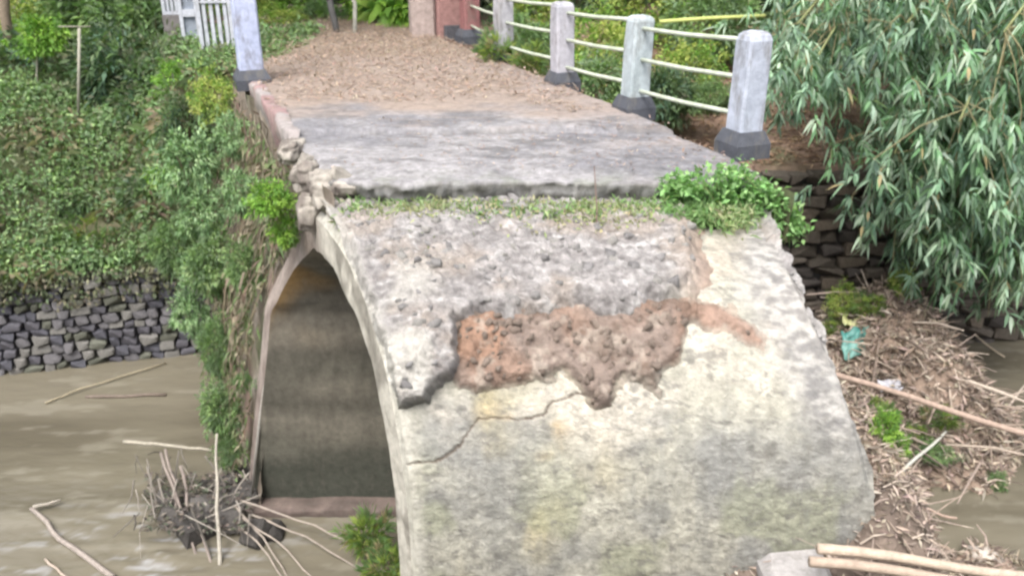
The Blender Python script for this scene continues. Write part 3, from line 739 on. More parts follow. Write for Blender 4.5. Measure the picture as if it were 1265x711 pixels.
# ================================================================== RETAINING WALLS
def stone_wall(name, label, x0, x1, yf, ztop, ch, cw, cols, seed, base, core=(-99, 99), zmin=-.15):
    e = E(name, label, 'stone wall', base)
    r = random.Random(seed); protos = []
    for k in range(10):
        c = np.array(cols[k % len(cols)]) * r.uniform(.8, 1.2)
        protos.append(stone_mesh('stone', (1, 1, 1), seed * 10 + k, M['stone'], c, .10, 24))
    z = zmin; n = 0; rest = MB()
    while z < ztop - .03:
        h = ch * r.uniform(.8, 1.2); x = x0 + r.uniform(-cw, 0)
        while x < x1:
            wd = cw * r.uniform(.6, 1.35)
            xc = x + wd / 2; pm = protos[r.randrange(10)]
            if n >= 298 or not core[0] < xc < core[1]:
                cv = np.empty(len(pm.vertices) * 3); pm.vertices.foreach_get('co', cv); cv = cv.reshape(-1, 3) * A(wd * .95, .26, h * .93) + A(xc, yf(xc) + .02 + r.uniform(-.03, .03), z + h / 2)
                pl_ = np.array([p.vertices[:] for p in pm.polygons if len(p.vertices) == 3]); rest.add(cv, None, pl_, np.array(cols[r.randrange(len(cols))]) * r.uniform(.8, 1.2)); x += wd; continue
            o = link('stone', pm, e)
            o.location = Vector((xc, yf(xc) + .02 + r.uniform(-.03, .03), z + h / 2)) - Vector(base)
            o.scale = (wd * .95, .26, h * .93); o.rotation_euler = (r.uniform(-.1, .1), r.uniform(-.07, .07), r.uniform(-.1, .1) + math.atan(yf(1) - yf(0)))
            x += wd; n += 1
        z += h
    if rest.V: rest.build('stones', M['stone'], e)['kind'] = 'stuff'
    # bedding mortar behind the faces
    xs = np.arange(x0 - .3, x1 + .4, .12); zs = np.arange(zmin - .5, ztop + .02, .1)
    X, Z = np.meshgrid(xs, zs); Y = yf(X) + .055; V = np.stack([X, Y, Z], -1).reshape(-1, 3); V[:, 1] += .05 * (fbm(V, 3, 3, 4) - .5)
    mk('mortar', V, [grid_faces(len(xs), len(zs))], M['earth'], e, mix(A(.05, .05, .052), A(.09, .085, .08), fbm(V, 3, 3, 8)), True)
    return n
nL = stone_wall('left_retaining_wall', 'low grey river wall of squared stones topped with moss on the left bank', -10.5, -3.0, wallL, 1.32, .115, .185, [(.115, .112, .13), (.155, .15, .16), (.09, .09, .108), (.18, .175, .165), (.13, .135, .11)], 3, (-5.5, 10.8, 0), core=(-7.15, -3.6))
nR = stone_wall('right_retaining_wall', 'tall dark brown stone river wall below the bamboo on the right bank', 1.6, 11.5, wallR, 2.5, .165, .36, [(.10, .085, .07), (.14, .12, .10), (.08, .07, .065), (.17, .14, .11)], 4, (4.5, 11.4, 0), core=(2.3, 7.6))
for o in bpy.data.objects:
    if o.name.endswith('_retaining_wall'): o.name = 'retaining_wall'
# coping lip of the right wall

# ================================================================== PLANTS
BAM = [(.055, .10, .07), (.10, .175, .115), (.145, .23, .155), (.19, .28, .195), (.11, .21, .105), (.27, .35, .265), (.16, .26, .17)]
def sprays(cent, spread, per, L, W, cols, seed, out=(0, 0, -1), fan=.8, jit=.3, material='leaf', dry=.015):
    """hanging twigs each with a fan of long leaves"""
    r = np.random.RandomState(seed); n = len(cent)
    ax = unit(np.asarray(out)[None] + r.normal(0, .35, (n, 3))); tl = spread * r.uniform(.6, 1.3, (n, 1))
    t = r.rand(n, per); Pn = cent[:, None] + ax[:, None] * (t[..., None] * tl[:, None])
    side = unit(r.normal(0, 1, (n, per, 3)))
    D = unit(ax[:, None] * 1.0 + side * fan + A(0, 0, -.25))
    Pn = Pn.reshape(-1, 3); D = D.reshape(-1, 3); m = len(Pn)
    V, f, k = leaf_arrays(Pn, D, L * r.uniform(.55, 1.2, m), W * r.uniform(.7, 1.2, m), seed, bend=.25)
    tc = np.clip(np.repeat(r.rand(n), per) * .75 + .25 * r.rand(m), 0, .999)
    col = leafcol(m, k, cols, seed, jit, tc); col = col * np.repeat(np.repeat(r.uniform(.7, 1.5, n), per), k)[:, None]
    dr_ = np.repeat(r.rand(m) < dry, k); col[dr_] = A(.36, .29, .16)
    return V, f, col

def bamboo(base, top, label, seed, nsp, spread_r, clumpz, group='bamboo plants leaning over the right bank'):
    """base point, tip point of an arching culm; sprays fill a tube of radius spread_r along its outer part"""
    r = np.random.RandomState(seed); base = Vector(base); top = Vector(top)
    e = E('bamboo', label, 'bamboo', base, group)
    h = (top - base).length
    ctrl = base.lerp(top, .45) + Vector((0, 0, h * .42))
    pts = [base * (1 - t) ** 2 + ctrl * 2 * t * (1 - t) + top * t * t for t in np.linspace(0, 1, 16)]
    mb = MB(); mb.tube(pts, [.035 * (1 - .8 * i / 15) + .004 for i in range(16)], 7, (.20, .22, .10)); 
    mb.build('culm', M['wood'], e, True)
    t = .25 + .75 * r.rand(nsp) ** .8
    c = np.array([tuple(base * (1 - a) ** 2 + ctrl * 2 * a * (1 - a) + top * a * a) for a in t])
    c += r.normal(0, 1, (nsp, 3)) * A(1, .8, 1) * spread_r * .55 + np.stack([0 * t, 0 * t, -r.rand(nsp) * clumpz], 1)
    V, f, col = sprays(c, .28, 13, .185, .033, BAM, seed, out=(0, -.35, -.75), fan=1.0)
    mk('foliage', V, [f], M['leaf'], e, col)
    mt = MB(); 
    for k in range(0, nsp, 5):
        a = t[k] ; q = base * (1 - a) ** 2 + ctrl * 2 * a * (1 - a) + top * a * a
        mt.tube([q, (q + Vector(c[k])) / 2 + Vector((0, 0, .08)), Vector(c[k]), Vector(c[k]) + Vector((0, -.06, -.28))], [.008, .006, .005, .003], 4, (.22, .2, .11), cap=False)
    mt.build('twigs', M['wood'], e)
def PT(px, py, y): return P(px, py, y=y)
B_ = [((6.4, 14.2), (1010, 70, 9.6), 'bamboo arching farthest left with its tips beside the railing end post', 150, .62, .5),
      ((7.0, 13.6), (1105, 190, 9.4), 'bamboo with tips drooping over the middle of the dark stone wall', 210, .55, .7),
      ((7.6, 13.0), (1150, 270, 9.8), 'bamboo with the lowest tips hanging toward the debris heap', 170, .42, .65),
      ((8.2, 12.6), (1245, 285, 9.6), 'bamboo hanging down at the right edge above the water', 200, .5, .7),
      ((7.8, 13.4), (1185, 150, 8.6), 'nearest grey green bamboo spray at the upper right', 230, .7, .8),
      ((8.8, 12.2), (1275, 230, 9.0), 'bamboo leaning in at the right border of the picture', 200, .6, .9),
      ((8.6, 14.4), (1120, 30, 9.2), 'bamboo crossing the top of the picture right of the path', 230, .8, .6),
      ((9.4, 13.6), (1240, 40, 8.8), 'bamboo in the top right corner', 230, .8, .8),
      ((7.2, 14.8), (985, 30, 10.4), 'bamboo spray hanging just right of the end post', 150, .6, .7),
      ((8.6, 13.8), (1190, 215, 9.3), 'bamboo hanging in the middle of the right side', 190, .6, .8),
      ((7.4, 16.0), (1000, 20, 12.5), 'darker bamboo standing further back beyond the railing', 170, .9, .9)]
for k, (b, tip, lab, ns, sr, cz) in enumerate(B_):
    z = float(ground_z(np.array([b[0]]), np.array([b[1]]))[0])
    bamboo((b[0], b[1], z - .1), PT(*tip), lab, 300 + k, int(ns * 2.0), sr, cz)

def plant(name, label, cat, base, V, fs, col, material, stems=None, group=None, stemcol=(.16, .13, .08)):
    base = Vector(base); e = E(name, label, cat, base, group)
    me = mesh('foliage', V, fs, material, col); link('foliage', me, e)
    if stems:
        mb = MB()
        for s_ in stems: mb.tube([Vector(p) for p in s_[0]], s_[1], 6, stemcol)
        me2_o = mb.build('stem', M['bark'], None); me2_o.parent = e; me2_o.location = (0, 0, 0)
    return e
G_dark = [(.055, .095, .05), (.085, .14, .065), (.12, .18, .085), (.085, .15, .095), (.13, .15, .095)]
G_mid = [(.12, .20, .08), (.17, .27, .10), (.10, .16, .075), (.23, .33, .14), (.15, .22, .12)]
G_bright = [(.14, .28, .04), (.20, .36, .05), (.10, .21, .04), (.27, .42, .08)]
G_teal = [(.15, .25, .12), (.24, .36, .19), (.32, .45, .25), (.10, .17, .08)]
G_yel = [(.22, .30, .06), (.30, .38, .09), (.14, .22, .05), (.38, .42, .12)]
def gz(x, y): return float(ground_z(np.array([float(x)]), np.array([float(y)]))[0])
def stems_for(rx, rz, seed, n=4, r0=.02):
    r = random.Random(seed); out = []
    for k in range(n):
        a = r.uniform(0, 6.28); d = Vector((math.cos(a) * rx * .5, math.sin(a) * rx * .5, rz * r.uniform(1, 1.5)))
        out.append(([(0, 0, -.15), tuple(d * .4 + Vector((r.uniform(-.05, .05), 0, .05))), tuple(d)], [r0, r0 * .7, r0 * .35]))
    return out
# kinds of shrub, built once and copied
kinds = {}
def shrub_kind(key, nm, rx, ry, rz, ncl, per, L, W, cols, seed, material='leaf', **kw):
    V, fs, col = bush_data(nm, rx, ry, rz, ncl, per, L, W, cols, seed, M[material], **kw)
    me = mesh('foliage', V, fs, M[material], col)
    mb = MB()
    for s_ in stems_for(rx, rz, seed, 5, .022): mb.tube([Vector(p) for p in s_[0]], s_[1], 5, (.15, .12, .08))
    so = mb.build('stem', M['bark']); sme = so.data; bpy.data.objects.remove(so)
    kinds[key] = (nm, me, sme)
shrub_kind('dark', 'dark_shrub', 1, .9, .85, 150, 22, .19, .075, G_dark, 1)
shrub_kind('dark2', 'dark_shrub', .95, .9, 1.0, 170, 22, .17, .05, G_dark + G_mid[:1], 2)
shrub_kind('mid', 'green_shrub', 1, .9, .8, 170, 22, .17, .05, G_mid, 3)
shrub_kind('mid2', 'green_shrub', .9, .9, 1.0, 170, 20, .18, .07, G_mid, 4)
shrub_kind('bright', 'bright_shrub', .8, .8, .75, 120, 20, .15, .07, G_bright, 5)
shrub_kind('yel', 'yellow_green_shrub', .9, .8, .7, 170, 20, .10, .05, G_yel + G_bright[:1], 6)
shrub_kind('teal', 'grey_green_shrub', .8, .8, .7, 120, 18, .15, .06, G_teal, 7)
shrub_kind('ban', 'broadleaf_plant', .7, .7, .8, 40, 8, .5, .16, G_bright, 8, simple=False)
shrub_kind('fern', 'fern', .6, .6, .35, 70, 20, .16, .03, G_mid + G_teal[:2], 9, droop=.4)
shrub_kind('grass', 'grass_tuft', .5, .5, .3, 70, 16, .26, .018, G_yel[:3] + G_mid[:2] + [(.34, .29, .17)], 10, droop=-.6)
def shrub(key, x, y, s, label, group, zs=1.0, z=None, rz=None, sink=.1):
    nm, me, sme = kinds[key]
    e = E(nm, label, 'fern' if key == 'fern' else 'grass' if key == 'grass' else 'plant' if key == 'ban' else 'shrub', (x, y, (gz(x, y) if z is None else z) - sink), group)
    e.scale = (s, s, s * zs); e.rotation_euler[2] = rnd.uniform(0, 6.28) if rz is None else rz
    f = link('foliage', me, e); st = link('stem', sme, e)
    return e
def atpx(px, py, y): v = P(px, py, y=y); return v.x, v.y, v.z
def shrub_px(key, px, py, y, s, label, group, zs=1.0, onground=False):
    """py is the middle of the crown"""
    x, yy, z = atpx(px, py, y); rz = {'dark': .85, 'dark2': 1.0, 'mid': .8, 'mid2': 1, 'bright': .75, 'yel': .7, 'teal': .7, 'ban': .8, 'fern': .35, 'grass': .3}[key]
    return shrub(key, x, yy, s, label, group, zs, z - rz * s * zs, sink=0)

# ---- left bank, from the wall up to the top of the picture (px, py, distance, size)
g_l = 'shrubs on the left bank'
for a in [
 ('dark', 20, 250, 11.9, .55, 'dark shrub at the left border above the mossy wall', .8), ('dark2', 110, 205, 12.4, .5, 'dark low shrub in the middle of the green left slope', .7),
 ('mid', 60, 170, 12.9, .75, 'mid green shrub spreading over the upper left slope', .5), ('mid', 160, 190, 12.6, .65, 'mid green shrub on the slope just left of the leafy climber', .6),
 ('dark', 95, 255, 11.7, .42, 'small dark shrub above the left wall coping', .8), ('teal', 60, 215, 12.2, .5, 'greyish shrub low on the left slope', .6),
 ('mid2', 150, 300, 11.4, .38, 'green shrub overhanging the wall top near its right end', .9), ('dark2', 205, 250, 11.5, .6, 'dark shrub in the corner between slope and bridge', 1.1),
 ('dark2', 190, 120, 12.8, .7, 'tall dark shrub beneath the white balustrade', 1.2), ('dark', 150, 90, 13.4, .8, 'deep green shrub left of the balustrade', 1.0),
 ('dark', 10, 95, 14.2, .9, 'dark shrub at the far upper left border', .9), ('dark2', 100, 110, 14, .75, 'dark shrub behind the thin pole', .9),
 ('mid2', 130, 25, 16, 1.1, 'green shrub high up at the upper left', 1.0), ('bright', 50, 45, 13.2, .42, 'bright lime green bush on a thin stem at the upper left', 1.0),
 ('yel', 8, 30, 15.5, .8, 'yellow green bush in the top left corner', 1.0), ('mid', 190, 35, 15.4, .9, 'green bush directly left of the balustrade panels', 1.0),
 ('bright', 215, 98, 11.4, .30, 'small lime green plant below the white balustrade', 1.1), ('teal', 80, 20, 17, 1.0, 'pale green bush behind the lime bush', 1.1),
 ('mid', 20, 320, 11.2, .4, 'creeping green plant on the wall top at the left border', .6), ('mid', 70, 130, 13.4, .6, 'low spreading green plant at the top of the slope', .6),
 ('fern', 200, 290, 11.2, .6, 'fern on the bank beside the hanging plants', 1.2), ('fern', 40, 285, 11.5, .7, 'fern above the left wall near the border', 1.0),
 ('fern', 120, 330, 11.15, .45, 'fern rooted in the wall top', 1.0), ('grass', 90, 300, 11.4, .6, 'dry grass tuft above the middle of the left wall', .9), ('grass', 170, 262, 11.7, .7, 'dry grass tuft right of the wall middle', .9), ('grass', 15, 200, 12.3, .8, 'grass tuft on the slope at the left border', .7), ('fern', 85, 200, 12.3, .7, 'fern on the brown earth patch of the left slope', .9), ('grass', 110, 285, 11.5, .8, 'pale grass clump between the slope and the wall top', .9), ('grass', 60, 235, 12.0, .7, 'thin grass clump beside the brown earth patch', 1.0), ('mid', 35, 150, 13.0, .6, 'bright rounded shrub high on the left slope', .6)]:
    shrub_px(a[0], a[1], a[2], a[3], a[4], a[5], g_l, a[6])
# plants clinging to the side of the bridge
g_c = 'plants clinging to the left side of the bridge'
for a in [
 ('teal', 232, 200, 9.4, .42, 'pale leafy climber beside the bridge below the balustrade', 1.3), ('bright', 195, 218, 9.8, .17, 'small bright green sprig left of the pale climber', .9),
 ('teal', 250, 262, 9.2, .34, 'grey green leafy plant in the middle of the bridge side', 1.2), ('mid2', 262, 325, 8.9, .30, 'green bush halfway down beside the abutment', 1.2),
 ('teal', 236, 385, 9.4, .26, 'blue green plant hanging just above the water', 1.6), ('mid', 215, 305, 10.2, .34, 'dark green leaves behind the climber', 1.2),
 ('bright', 335, 245, 6.75, .235, 'bright lime green bush growing at the broken deck corner', .85), ('bright', 352, 285, 6.75, .14, 'lime green lower sprig under the deck corner bush', 1.4),
 ('teal', 295, 235, 7.8, .20, 'grey green weed left of the lime bush', 1.6), ('mid2', 272, 505, 8.0, .22, 'green fern like bush above the driftwood', 1.4), ('mid', 283, 555, 7.9, .15, 'lower trailing leaves of the bush above the driftwood', 1.6),
 ('teal', 285, 165, 8.8, .22, 'dusty plant beneath the tall white post', 1.5), ('yel', 262, 120, 9.6, .30, 'yellowish weed against the side of the deck', 1.2),
 ('mid2', 300, 330, 7.9, .17, 'leafy weed hanging below the lime bush', 1.6), ('mid', 268, 430, 8.5, .20, 'trailing green creeper in the middle of the abutment side', 2.0), ('teal', 246, 330, 9.3, .26, 'broad grey green leaves low on the abutment side', 1.4), ('fern', 300, 470, 7.9, .16, 'small fern on the abutment beside the white root', 1.5),
 ('dark2', 232, 160, 11.0, .42, 'dark shade shrub below the balustrade pier', 1.3)]:
    shrub_px(a[0], a[1], a[2], a[3], a[4], a[5], g_c, a[6])
# fringe of the mossy wall top and slope: ground cover nobody could count
def cover(name, label, pts, per, L, W, cols, seed, spread=.09, upb=.5, jit=.35, material='leaf', base=None, dry=0, bend=.2):
    r = np.random.RandomState(seed); pts = np.asarray(pts, float)
    Pn = np.repeat(pts, per, 0) + r.normal(0, spread, (len(pts) * per, 3)) * A(1, 1, .35)
    n = len(Pn); D = unit(r.normal(0, 1, (n, 3)) + A(0, 0, upb))
    V, f, k = leaf_arrays(Pn, D, L * r.uniform(.5, 1.3, n), W * r.uniform(.7, 1.3, n), seed, simple=True, bend=bend)
    t = np.clip(fbm(Pn, 2.2, 3, seed) * 1.8 - .4, 0, .999)
    col = leafcol(n, k, cols, seed, jit, np.clip(t + r.normal(0, .15, n), 0, .999))
    o = mk(name, V, [f], M[material], None, col, base=tuple(pts.mean(0)))
    return tag(o, label, name.replace('_', ' '), None, 'stuff')
r_ = np.random.RandomState(50)
x = r_.uniform(-10.5, -3.0, 7000); d = r_.rand(7000) ** 1.2 * 3.2; y = wallL(x) + d - .06; keep = fbm(np.stack([x, y, 0 * x], 1), 1.5, 4, 87) + .10 * (d < .5) > .33; x, y, d = x[keep], y[keep], d[keep]; z = ground_z(x, y + .12)
cover('moss_cover', 'low green ground cover and moss over the left slope', np.stack([x, y, z + .02 + .55 * np.clip(fbm(np.stack([x, y, 0 * x], 1), 2.4, 3, 88) - .46, 0, 1) + .16 * r_.rand(len(x)) ** 2], 1), 9, .085, .034, G_mid + [(.14, .24, .10), (.18, .28, .12), (.12, .19, .08), (.17, .19, .11)], 51, .08, .6)
keep = fbm(np.stack([x, y, 0 * x], 1), 1.1, 3, 44) > .5; kx, ky, kz = x[keep][:2400], y[keep][:2400], z[keep][:2400]
cover('bank_grass', 'long dry and green grass blades among the ground cover of the left slope', np.stack([kx, ky, kz + .03], 1), 6, .24, .014, [(.20, .24, .11), (.30, .27, .18), (.14, .2, .08), (.36, .31, .22), (.22, .17, .13)], 56, .07, .9, bend=.45)
x = r_.uniform(-8.8, -3.2, 620); z = 1.34 - r_.rand(620) ** 2.6 * .6 * (.4 + .6 * fbm(np.stack([x, x * 0, x * 0], 1), 1.2, 3, 3)); y = wallL(x) - .08 - .05 * r_.rand(620)
cover('wall_moss', 'moss and creepers hanging over the left wall top', np.stack([x, y, z], 1), 8, .06, .035, [(.13, .15, .08), (.17, .17, .11), (.10, .13, .07), (.2, .18, .13)], 52, .05, -.6)

# bushes behind the railing and beyond the deck end
g_b = 'bushes beyond the railing'
for a in [
 ('mid', 640, 60, 13.5, .55, 'green bush filling the gap behind the fourth railing post', 1.0), ('yel', 660, 20, 15, .8, 'yellow green bush above the second gap of the railing', 1.0),
 ('yel', 745, 60, 13.2, .62, 'yellow green bush between the second and third posts', 1.1), ('mid2', 740, 105, 11.8, .45, 'low green plant under the railing between second and third posts', .9),
 ('yel', 850, 85, 13.4, .62, 'yellow green bush between the two nearest posts', 1.0), ('dark', 820, 120, 12.6, .5, 'dark bush behind the lower pipe near the second post', 1.0),
 ('yel', 800, 10, 16, 1.0, 'yellow green bush at the top behind the second post', 1.0), ('mid', 880, 30, 15, .8, 'green bush at the top left of the end post', 1.0),
 ('dark2', 720, 10, 18, 1.3, 'dark bush at the top middle', 1.0), ('dark', 930, 10, 18, 1.5, 'dark bush behind the end post top', 1.0), ('mid2', 965, 70, 14.6, .6, 'green bush right of the nearest post', 1.1),
 ('dark2', 600, 10, 18, 1.2, 'dark bush behind the fourth post', 1.0), ('mid', 880, 120, 12.4, .35, 'small green bush below the middle pipe', .8), ('dark', 690, 120, 11.6, .35, 'small dark bush beside the third post base', .8),
 ('grass', 615, 62, 11.3, .45, 'grass tuft at the foot of the fourth railing post', 1.3), ('grass', 655, 75, 10.9, .4, 'grass tuft outside the deck edge by the fourth post', 1.2),
 ('grass', 745, 140, 9.9, .3, 'grass tuft outside the deck edge between second and third posts', 1.0), ('dark', 1000, 40, 17, 1.2, 'dark bush behind the bamboo', 1.3)]:
    shrub_px(a[0], a[1], a[2], a[3], a[4], a[5], g_b, a[6])
g_e = 'plants at the far end of the deck'
for a in [
 ('bright', 455, 8, 16.6, .75, 'bright green broad bush straight beyond the deck end', .8), ('ban', 485, 5, 15.6, .75, 'broad leaved bright plant beside the reddish block', 1.0), ('ban', 500, 20, 15.4, .5, 'smaller broad leaved plant against the reddish block', 1.0),
 ('bright', 365, 10, 17.5, .9, 'light green bush beyond the left of the deck end', .7), ('yel', 345, 25, 15.6, .5, 'pale green low plant right of the tall post', .6), ('mid', 395, 25, 16.4, .5, 'green plant left of the two leaning trunks', .8),
 ('yel', 300, 15, 17, .8, 'pale bush behind the tall white post', 1.0), ('mid2', 550, -25, 19, 1.2, 'green bush behind the reddish block', 1.0), ('mid', 240, -5, 18.5, 1.1, 'green bush behind the balustrade', 1.0), ('mid2', 400, -40, 20.5, 1.6, 'large green bush far beyond the deck', 1.0), ('bright', 470, -40, 21, 1.5, 'large bright bush far beyond the deck', 1.0)]:
    shrub_px(a[0], a[1], a[2], a[3], a[4], a[5], g_e, a[6])
# broad belts of bushes further back, copies too small or hidden to matter singly
for k in range(26):
    x = -15 + 30 * (k % 13) / 12 + rnd.uniform(-.8, .8); y = 21 + 4.5 * (k // 13) + rnd.uniform(-1, 1)
    shrub(rnd.choice(['dark', 'mid2', 'dark2', 'mid']), x, y, rnd.uniform(1.5, 2.3), ('dense green bush in the belt far beyond the bridge'), 'belt of bushes far beyond the bridge', 1.1)
# grass at the joint below the slab
r_ = np.random.RandomState(60)
u = r_.rand(1700); x = -1.15 + u * 2.9; y = 5.94 + .09 * r_.normal(0, 1, 1700) ; zz = 3.60 + .06 * r_.rand(1700)
dens = fbm(np.stack([x, 0 * x, 0 * x], 1), 2.6, 2, 4); keep = dens > .40
cover('joint_grass', 'low grass and moss growing along the joint under the broken slab', np.stack([x, y, zz], 1)[keep], 9, .075, .015, [(.15, .26, .10), (.21, .33, .14), (.27, .34, .18), (.32, .32, .20)], 61, .045, .6, material='leaf_soft')
x = r_.uniform(-.8, 1.5, 260); y = 5.98 - r_.rand(260) ** 1.5 * .55
th = np.arccos(np.clip((y - YC) / (AE + .12), -1, 1)); zz = ZS + (BE + .12) * np.sin(th)
keep = fbm(np.stack([x, y, 0 * x], 1), 2.2, 3, 9) > .50
cover('rubble_moss', 'sparse moss and tiny weeds on the upper rubble', np.stack([x, y, zz], 1)[keep], 7, .045, .02, [(.17, .22, .09), (.24, .27, .13), (.30, .27, .17)], 62, .05, .4)
# the bright leafy mat at the right end of the slab
pp = []
for k in range(240):
    px = r_.uniform(822, 985); lo = np.interp(px, [820, 870, 920, 985], [240, 275, 292, 285]); hi = np.interp(px, [820, 880, 925, 960, 985], [228, 212, 212, 240, 272])
    pp.append(P(px, r_.uniform(hi, lo), y=r_.uniform(6.0, 6.3)))
pp = np.array([tuple(p) for p in pp])
V, f, k = leaf_arrays(np.repeat(pp, 14, 0) + r_.normal(0, .04, (len(pp) * 14, 3)), unit(r_.normal(0, 1, (len(pp) * 14, 3)) + A(0, -.5, .6)), .055 * r_.uniform(.6, 1.3, len(pp) * 14), .034, 63, simple=True)
e = E('creeping_plant', 'bright green creeping plant spilling over the right end of the slab', 'plant', (1.6, 6.15, 3.55))
o = mk('foliage', V, [f], M['leaf'], e, leafcol(len(V) // k, k, [(.15, .29, .10), (.21, .38, .14), (.27, .44, .18), (.11, .21, .07)], 64, .35))
mb = MB()
for k in range(14):
    a = Vector(pp[rnd.randrange(len(pp))]); b = a + Vector((rnd.uniform(-.1, .1), rnd.uniform(-.03, .03), -rnd.uniform(.05, .12))); mb.tube([a, (a + b) / 2 + Vector((0, -.02, 0)), b], .004, 4, (.2, .25, .1))
mb.build('stem', M['wood'], e)
# thin upright weed stalks on the rubble
for k, (px, py0, py1, y) in enumerate(((737, 308, 205, 5.7), (687, 345, 318, 5.35))):
    a = P(px, py0, y=y); b = P(px - 3, py1, y=y); mb = MB(); mb.tube([a, a.lerp(b, .5) + Vector((.01, 0, 0)), b], [.006, .005, .003], 5, (.2, .14, .12))
    tag(mb.build('weed_stalk', M['wood'], None, base=tuple(a)), ['tall thin weed stalk rising from the rubble in front of the slab', 'short thin weed stalk lower on the rubble'][k], 'weed stalk')

# trees: trunks beyond, crowns above the frame -------------------------------------------------
def crown_mesh():
    V, fs, col = bush_data('crown', 2.6, 2.4, 1.8, 420, 16, .26, .11, G_dark + G_mid, 77, M['leaf'])
    return mesh('crown', V, fs, M['leaf'], col)
cm = crown_mesh()
def tree(x, y, h, lean, r0, label, col=(.14, .12, .10), group='trees beyond the bridge', z=None):
    z = gz(x, y) if z is None else z
    e = E('tree', label, 'tree', (x, y, z), group)
    mb = MB(); top = Vector((x + lean[0] * h, y + lean[1] * h, z + h))
    pts = stem_tube(mb, (x, y, z - .3), top, r0, r0 * .45, .025, 8, 8, col, int(x * 31 + y * 7))
    for k in range(6):
        a = rnd.uniform(0, 6.28); p = pts[5].lerp(pts[7], rnd.random()); q = p + Vector((math.cos(a) * 1.5, math.sin(a) * 1.5, rnd.uniform(.5, 1.5)))
        mb.tube([p, p.lerp(q, .5) + Vector((0, 0, -.1)), q], [r0 * .35, r0 * .25, r0 * .12], 5, col)
    mb.build('trunk', M['bark'], e, True)
    c = link('crown', cm, e, (lean[0] * h, lean[1] * h, h - 1.2)); c.rotation_euler[2] = rnd.uniform(0, 6)
for a in [
 (P(424, 40, y=14.3), 5.5, (-.10, .02), .055, 'slim dark trunked tree leaning left at the deck end', (.10, .10, .10)), (P(436, 40, y=14.2), 5.5, (-.12, .05), .035, 'slim pale trunked tree leaning left beside its dark neighbour', (.34, .34, .30)),
 (P(20, 80, y=14.5), 6, (.01, 0), .09, 'brown trunked tree at the upper left border', (.2, .16, .12)), (P(895, 120, y=17.5), 6, (.01, 0), .12, 'dark trunked tree behind the end post', (.06, .05, .045)),
 (P(735, 60, y=18.5), 6, (.02, 0), .11, 'dark trunked tree behind the second railing gap', (.07, .06, .05)), (P(975, 60, y=20), 6.5, (-.02, 0), .15, 'dark trunked tree left of the bamboo', (.07, .06, .05)),
 (P(120, 40, y=20), 6.5, (0, 0), .12, 'tree behind the left bank bushes', (.15, .13, .1)), (P(310, 10, y=21), 7, (0, 0), .14, 'tree straight behind the tall white post', (.15, .13, .1)), (P(620, 10, y=22), 7, (0, 0), .16, 'tree behind the railing far end', (.12, .1, .08))]:
    p = a[0]; tree(p.x, p.y, a[1], a[2], a[3], a[4], a[5])
for k in range(9):
    x = (-16, -12, -8, 11, 14, 18, -4, 4, 8)[k]; tree(x, 29 + (k * 37 % 7), 8, (0, 0), .2, 'big tree in the row closing the view behind the bushes', group='row of trees closing the view')
# pole, thin bamboo pole fence
for (px, y0, y1, d, rr, lab) in ((97, 145, 35, 12.4, .022, 'thin pale pole standing on the left slope'), (45, 135, 55, 13.2, .016, 'thin stem under the lime green bush')):
    mb = MB(); a = P(px, y0, y=d); b = P(px + 1, y1, y=d); mb.tube([a, a.lerp(b, .5), b], rr, 6, (.30, .29, .24)); tag(mb.build('pole', M['wood'], None, True, tuple(a)), lab, 'pole')
mb = MB(); a = P(72, 33, y=12.4); b = P(112, 33, y=12.4); mb.tube([a, b], .009, 6, (.26, .25, .2)); tag(mb.build('cross_pole', M['wood'], None, True, tuple(a)), 'short horizontal stick tied across the pale pole', 'stick')
mb = MB(); a = P(815, 27, y=13.6); b = P(945, 20, y=13.9); mb.tube([a, a.lerp(b, .5) + Vector((0, 0, .01)), b], .03, 7, (.42, .46, .16)); 
tag(mb.build('bamboo_rail', M['wood'], None, True, tuple(a)), 'yellow green horizontal bamboo rail behind the two nearest posts', 'bamboo rail')
# reddish block at the far end
def blk():
    p = P(549, 46, y=13.9); e = E('gate_pier', 'weathered reddish brown masonry pier at the far end of the railing', 'pier', (p.x, p.y, 3.85))
    mb = MB(); mb.box((p.x + .12, p.y + .2, 4.35), (.55, .5, 1.1), TH * .6, (.26, .15, .14), .04); mb.build('pier_body', M['rock'], e)
    mb = MB(); mb.box((p.x - .34, p.y + .12, 4.3), (.36, .4, 1.0), TH * .6, (.34, .28, .26), .04); mb.build('side_pier', M['rock'], e)
    mb = MB(); mb.box((p.x + .12, p.y + .2, 4.95), (.66, .6, .1), TH * .6, (.30, .26, .24), .03); mb.build('cap', M['rock'], e)
    mb = MB(); mb.box((p.x + .14, p.y - .02, 3.95), (.3, .25, .2), TH * .6, (.07, .07, .08), .03); mb.build('foot', M['rock'], e)
blk()

# ---- litter -------------------------------------------------------------------------------
LIT = [(.22, .15, .12), (.28, .20, .165), (.17, .11, .09), (.36, .28, .235), (.25, .175, .15)]
r_ = np.random.RandomState(70)
def litter(name, label, x, y, z, seed, L=.045, W=.016, cols=LIT, tilt=.25, cat='leaf litter'):
    r = np.random.RandomState(seed); n = len(x); Pn = np.stack([x, y, z], 1); D = r.normal(0, 1, (n, 3)); D[:, 2] *= tilt; D = unit(D)
    V, f, k = leaf_arrays(Pn, D, L * r.uniform(.5, 1.8, n), W * r.uniform(.6, 1.5, n), seed, simple=True, bend=.02)
    tag(mk(name, V, [f], M['leaf_dry'], None, leafcol(n, k, cols, seed, .4), base=tuple(Pn.mean(0))), label, cat, None, 'stuff')
n = 16000; y = 7.7 + r_.rand(n) ** .8 * 9; u = r_.rand(n); x = xdl(y) * (1 - u) + xdr(y) * u
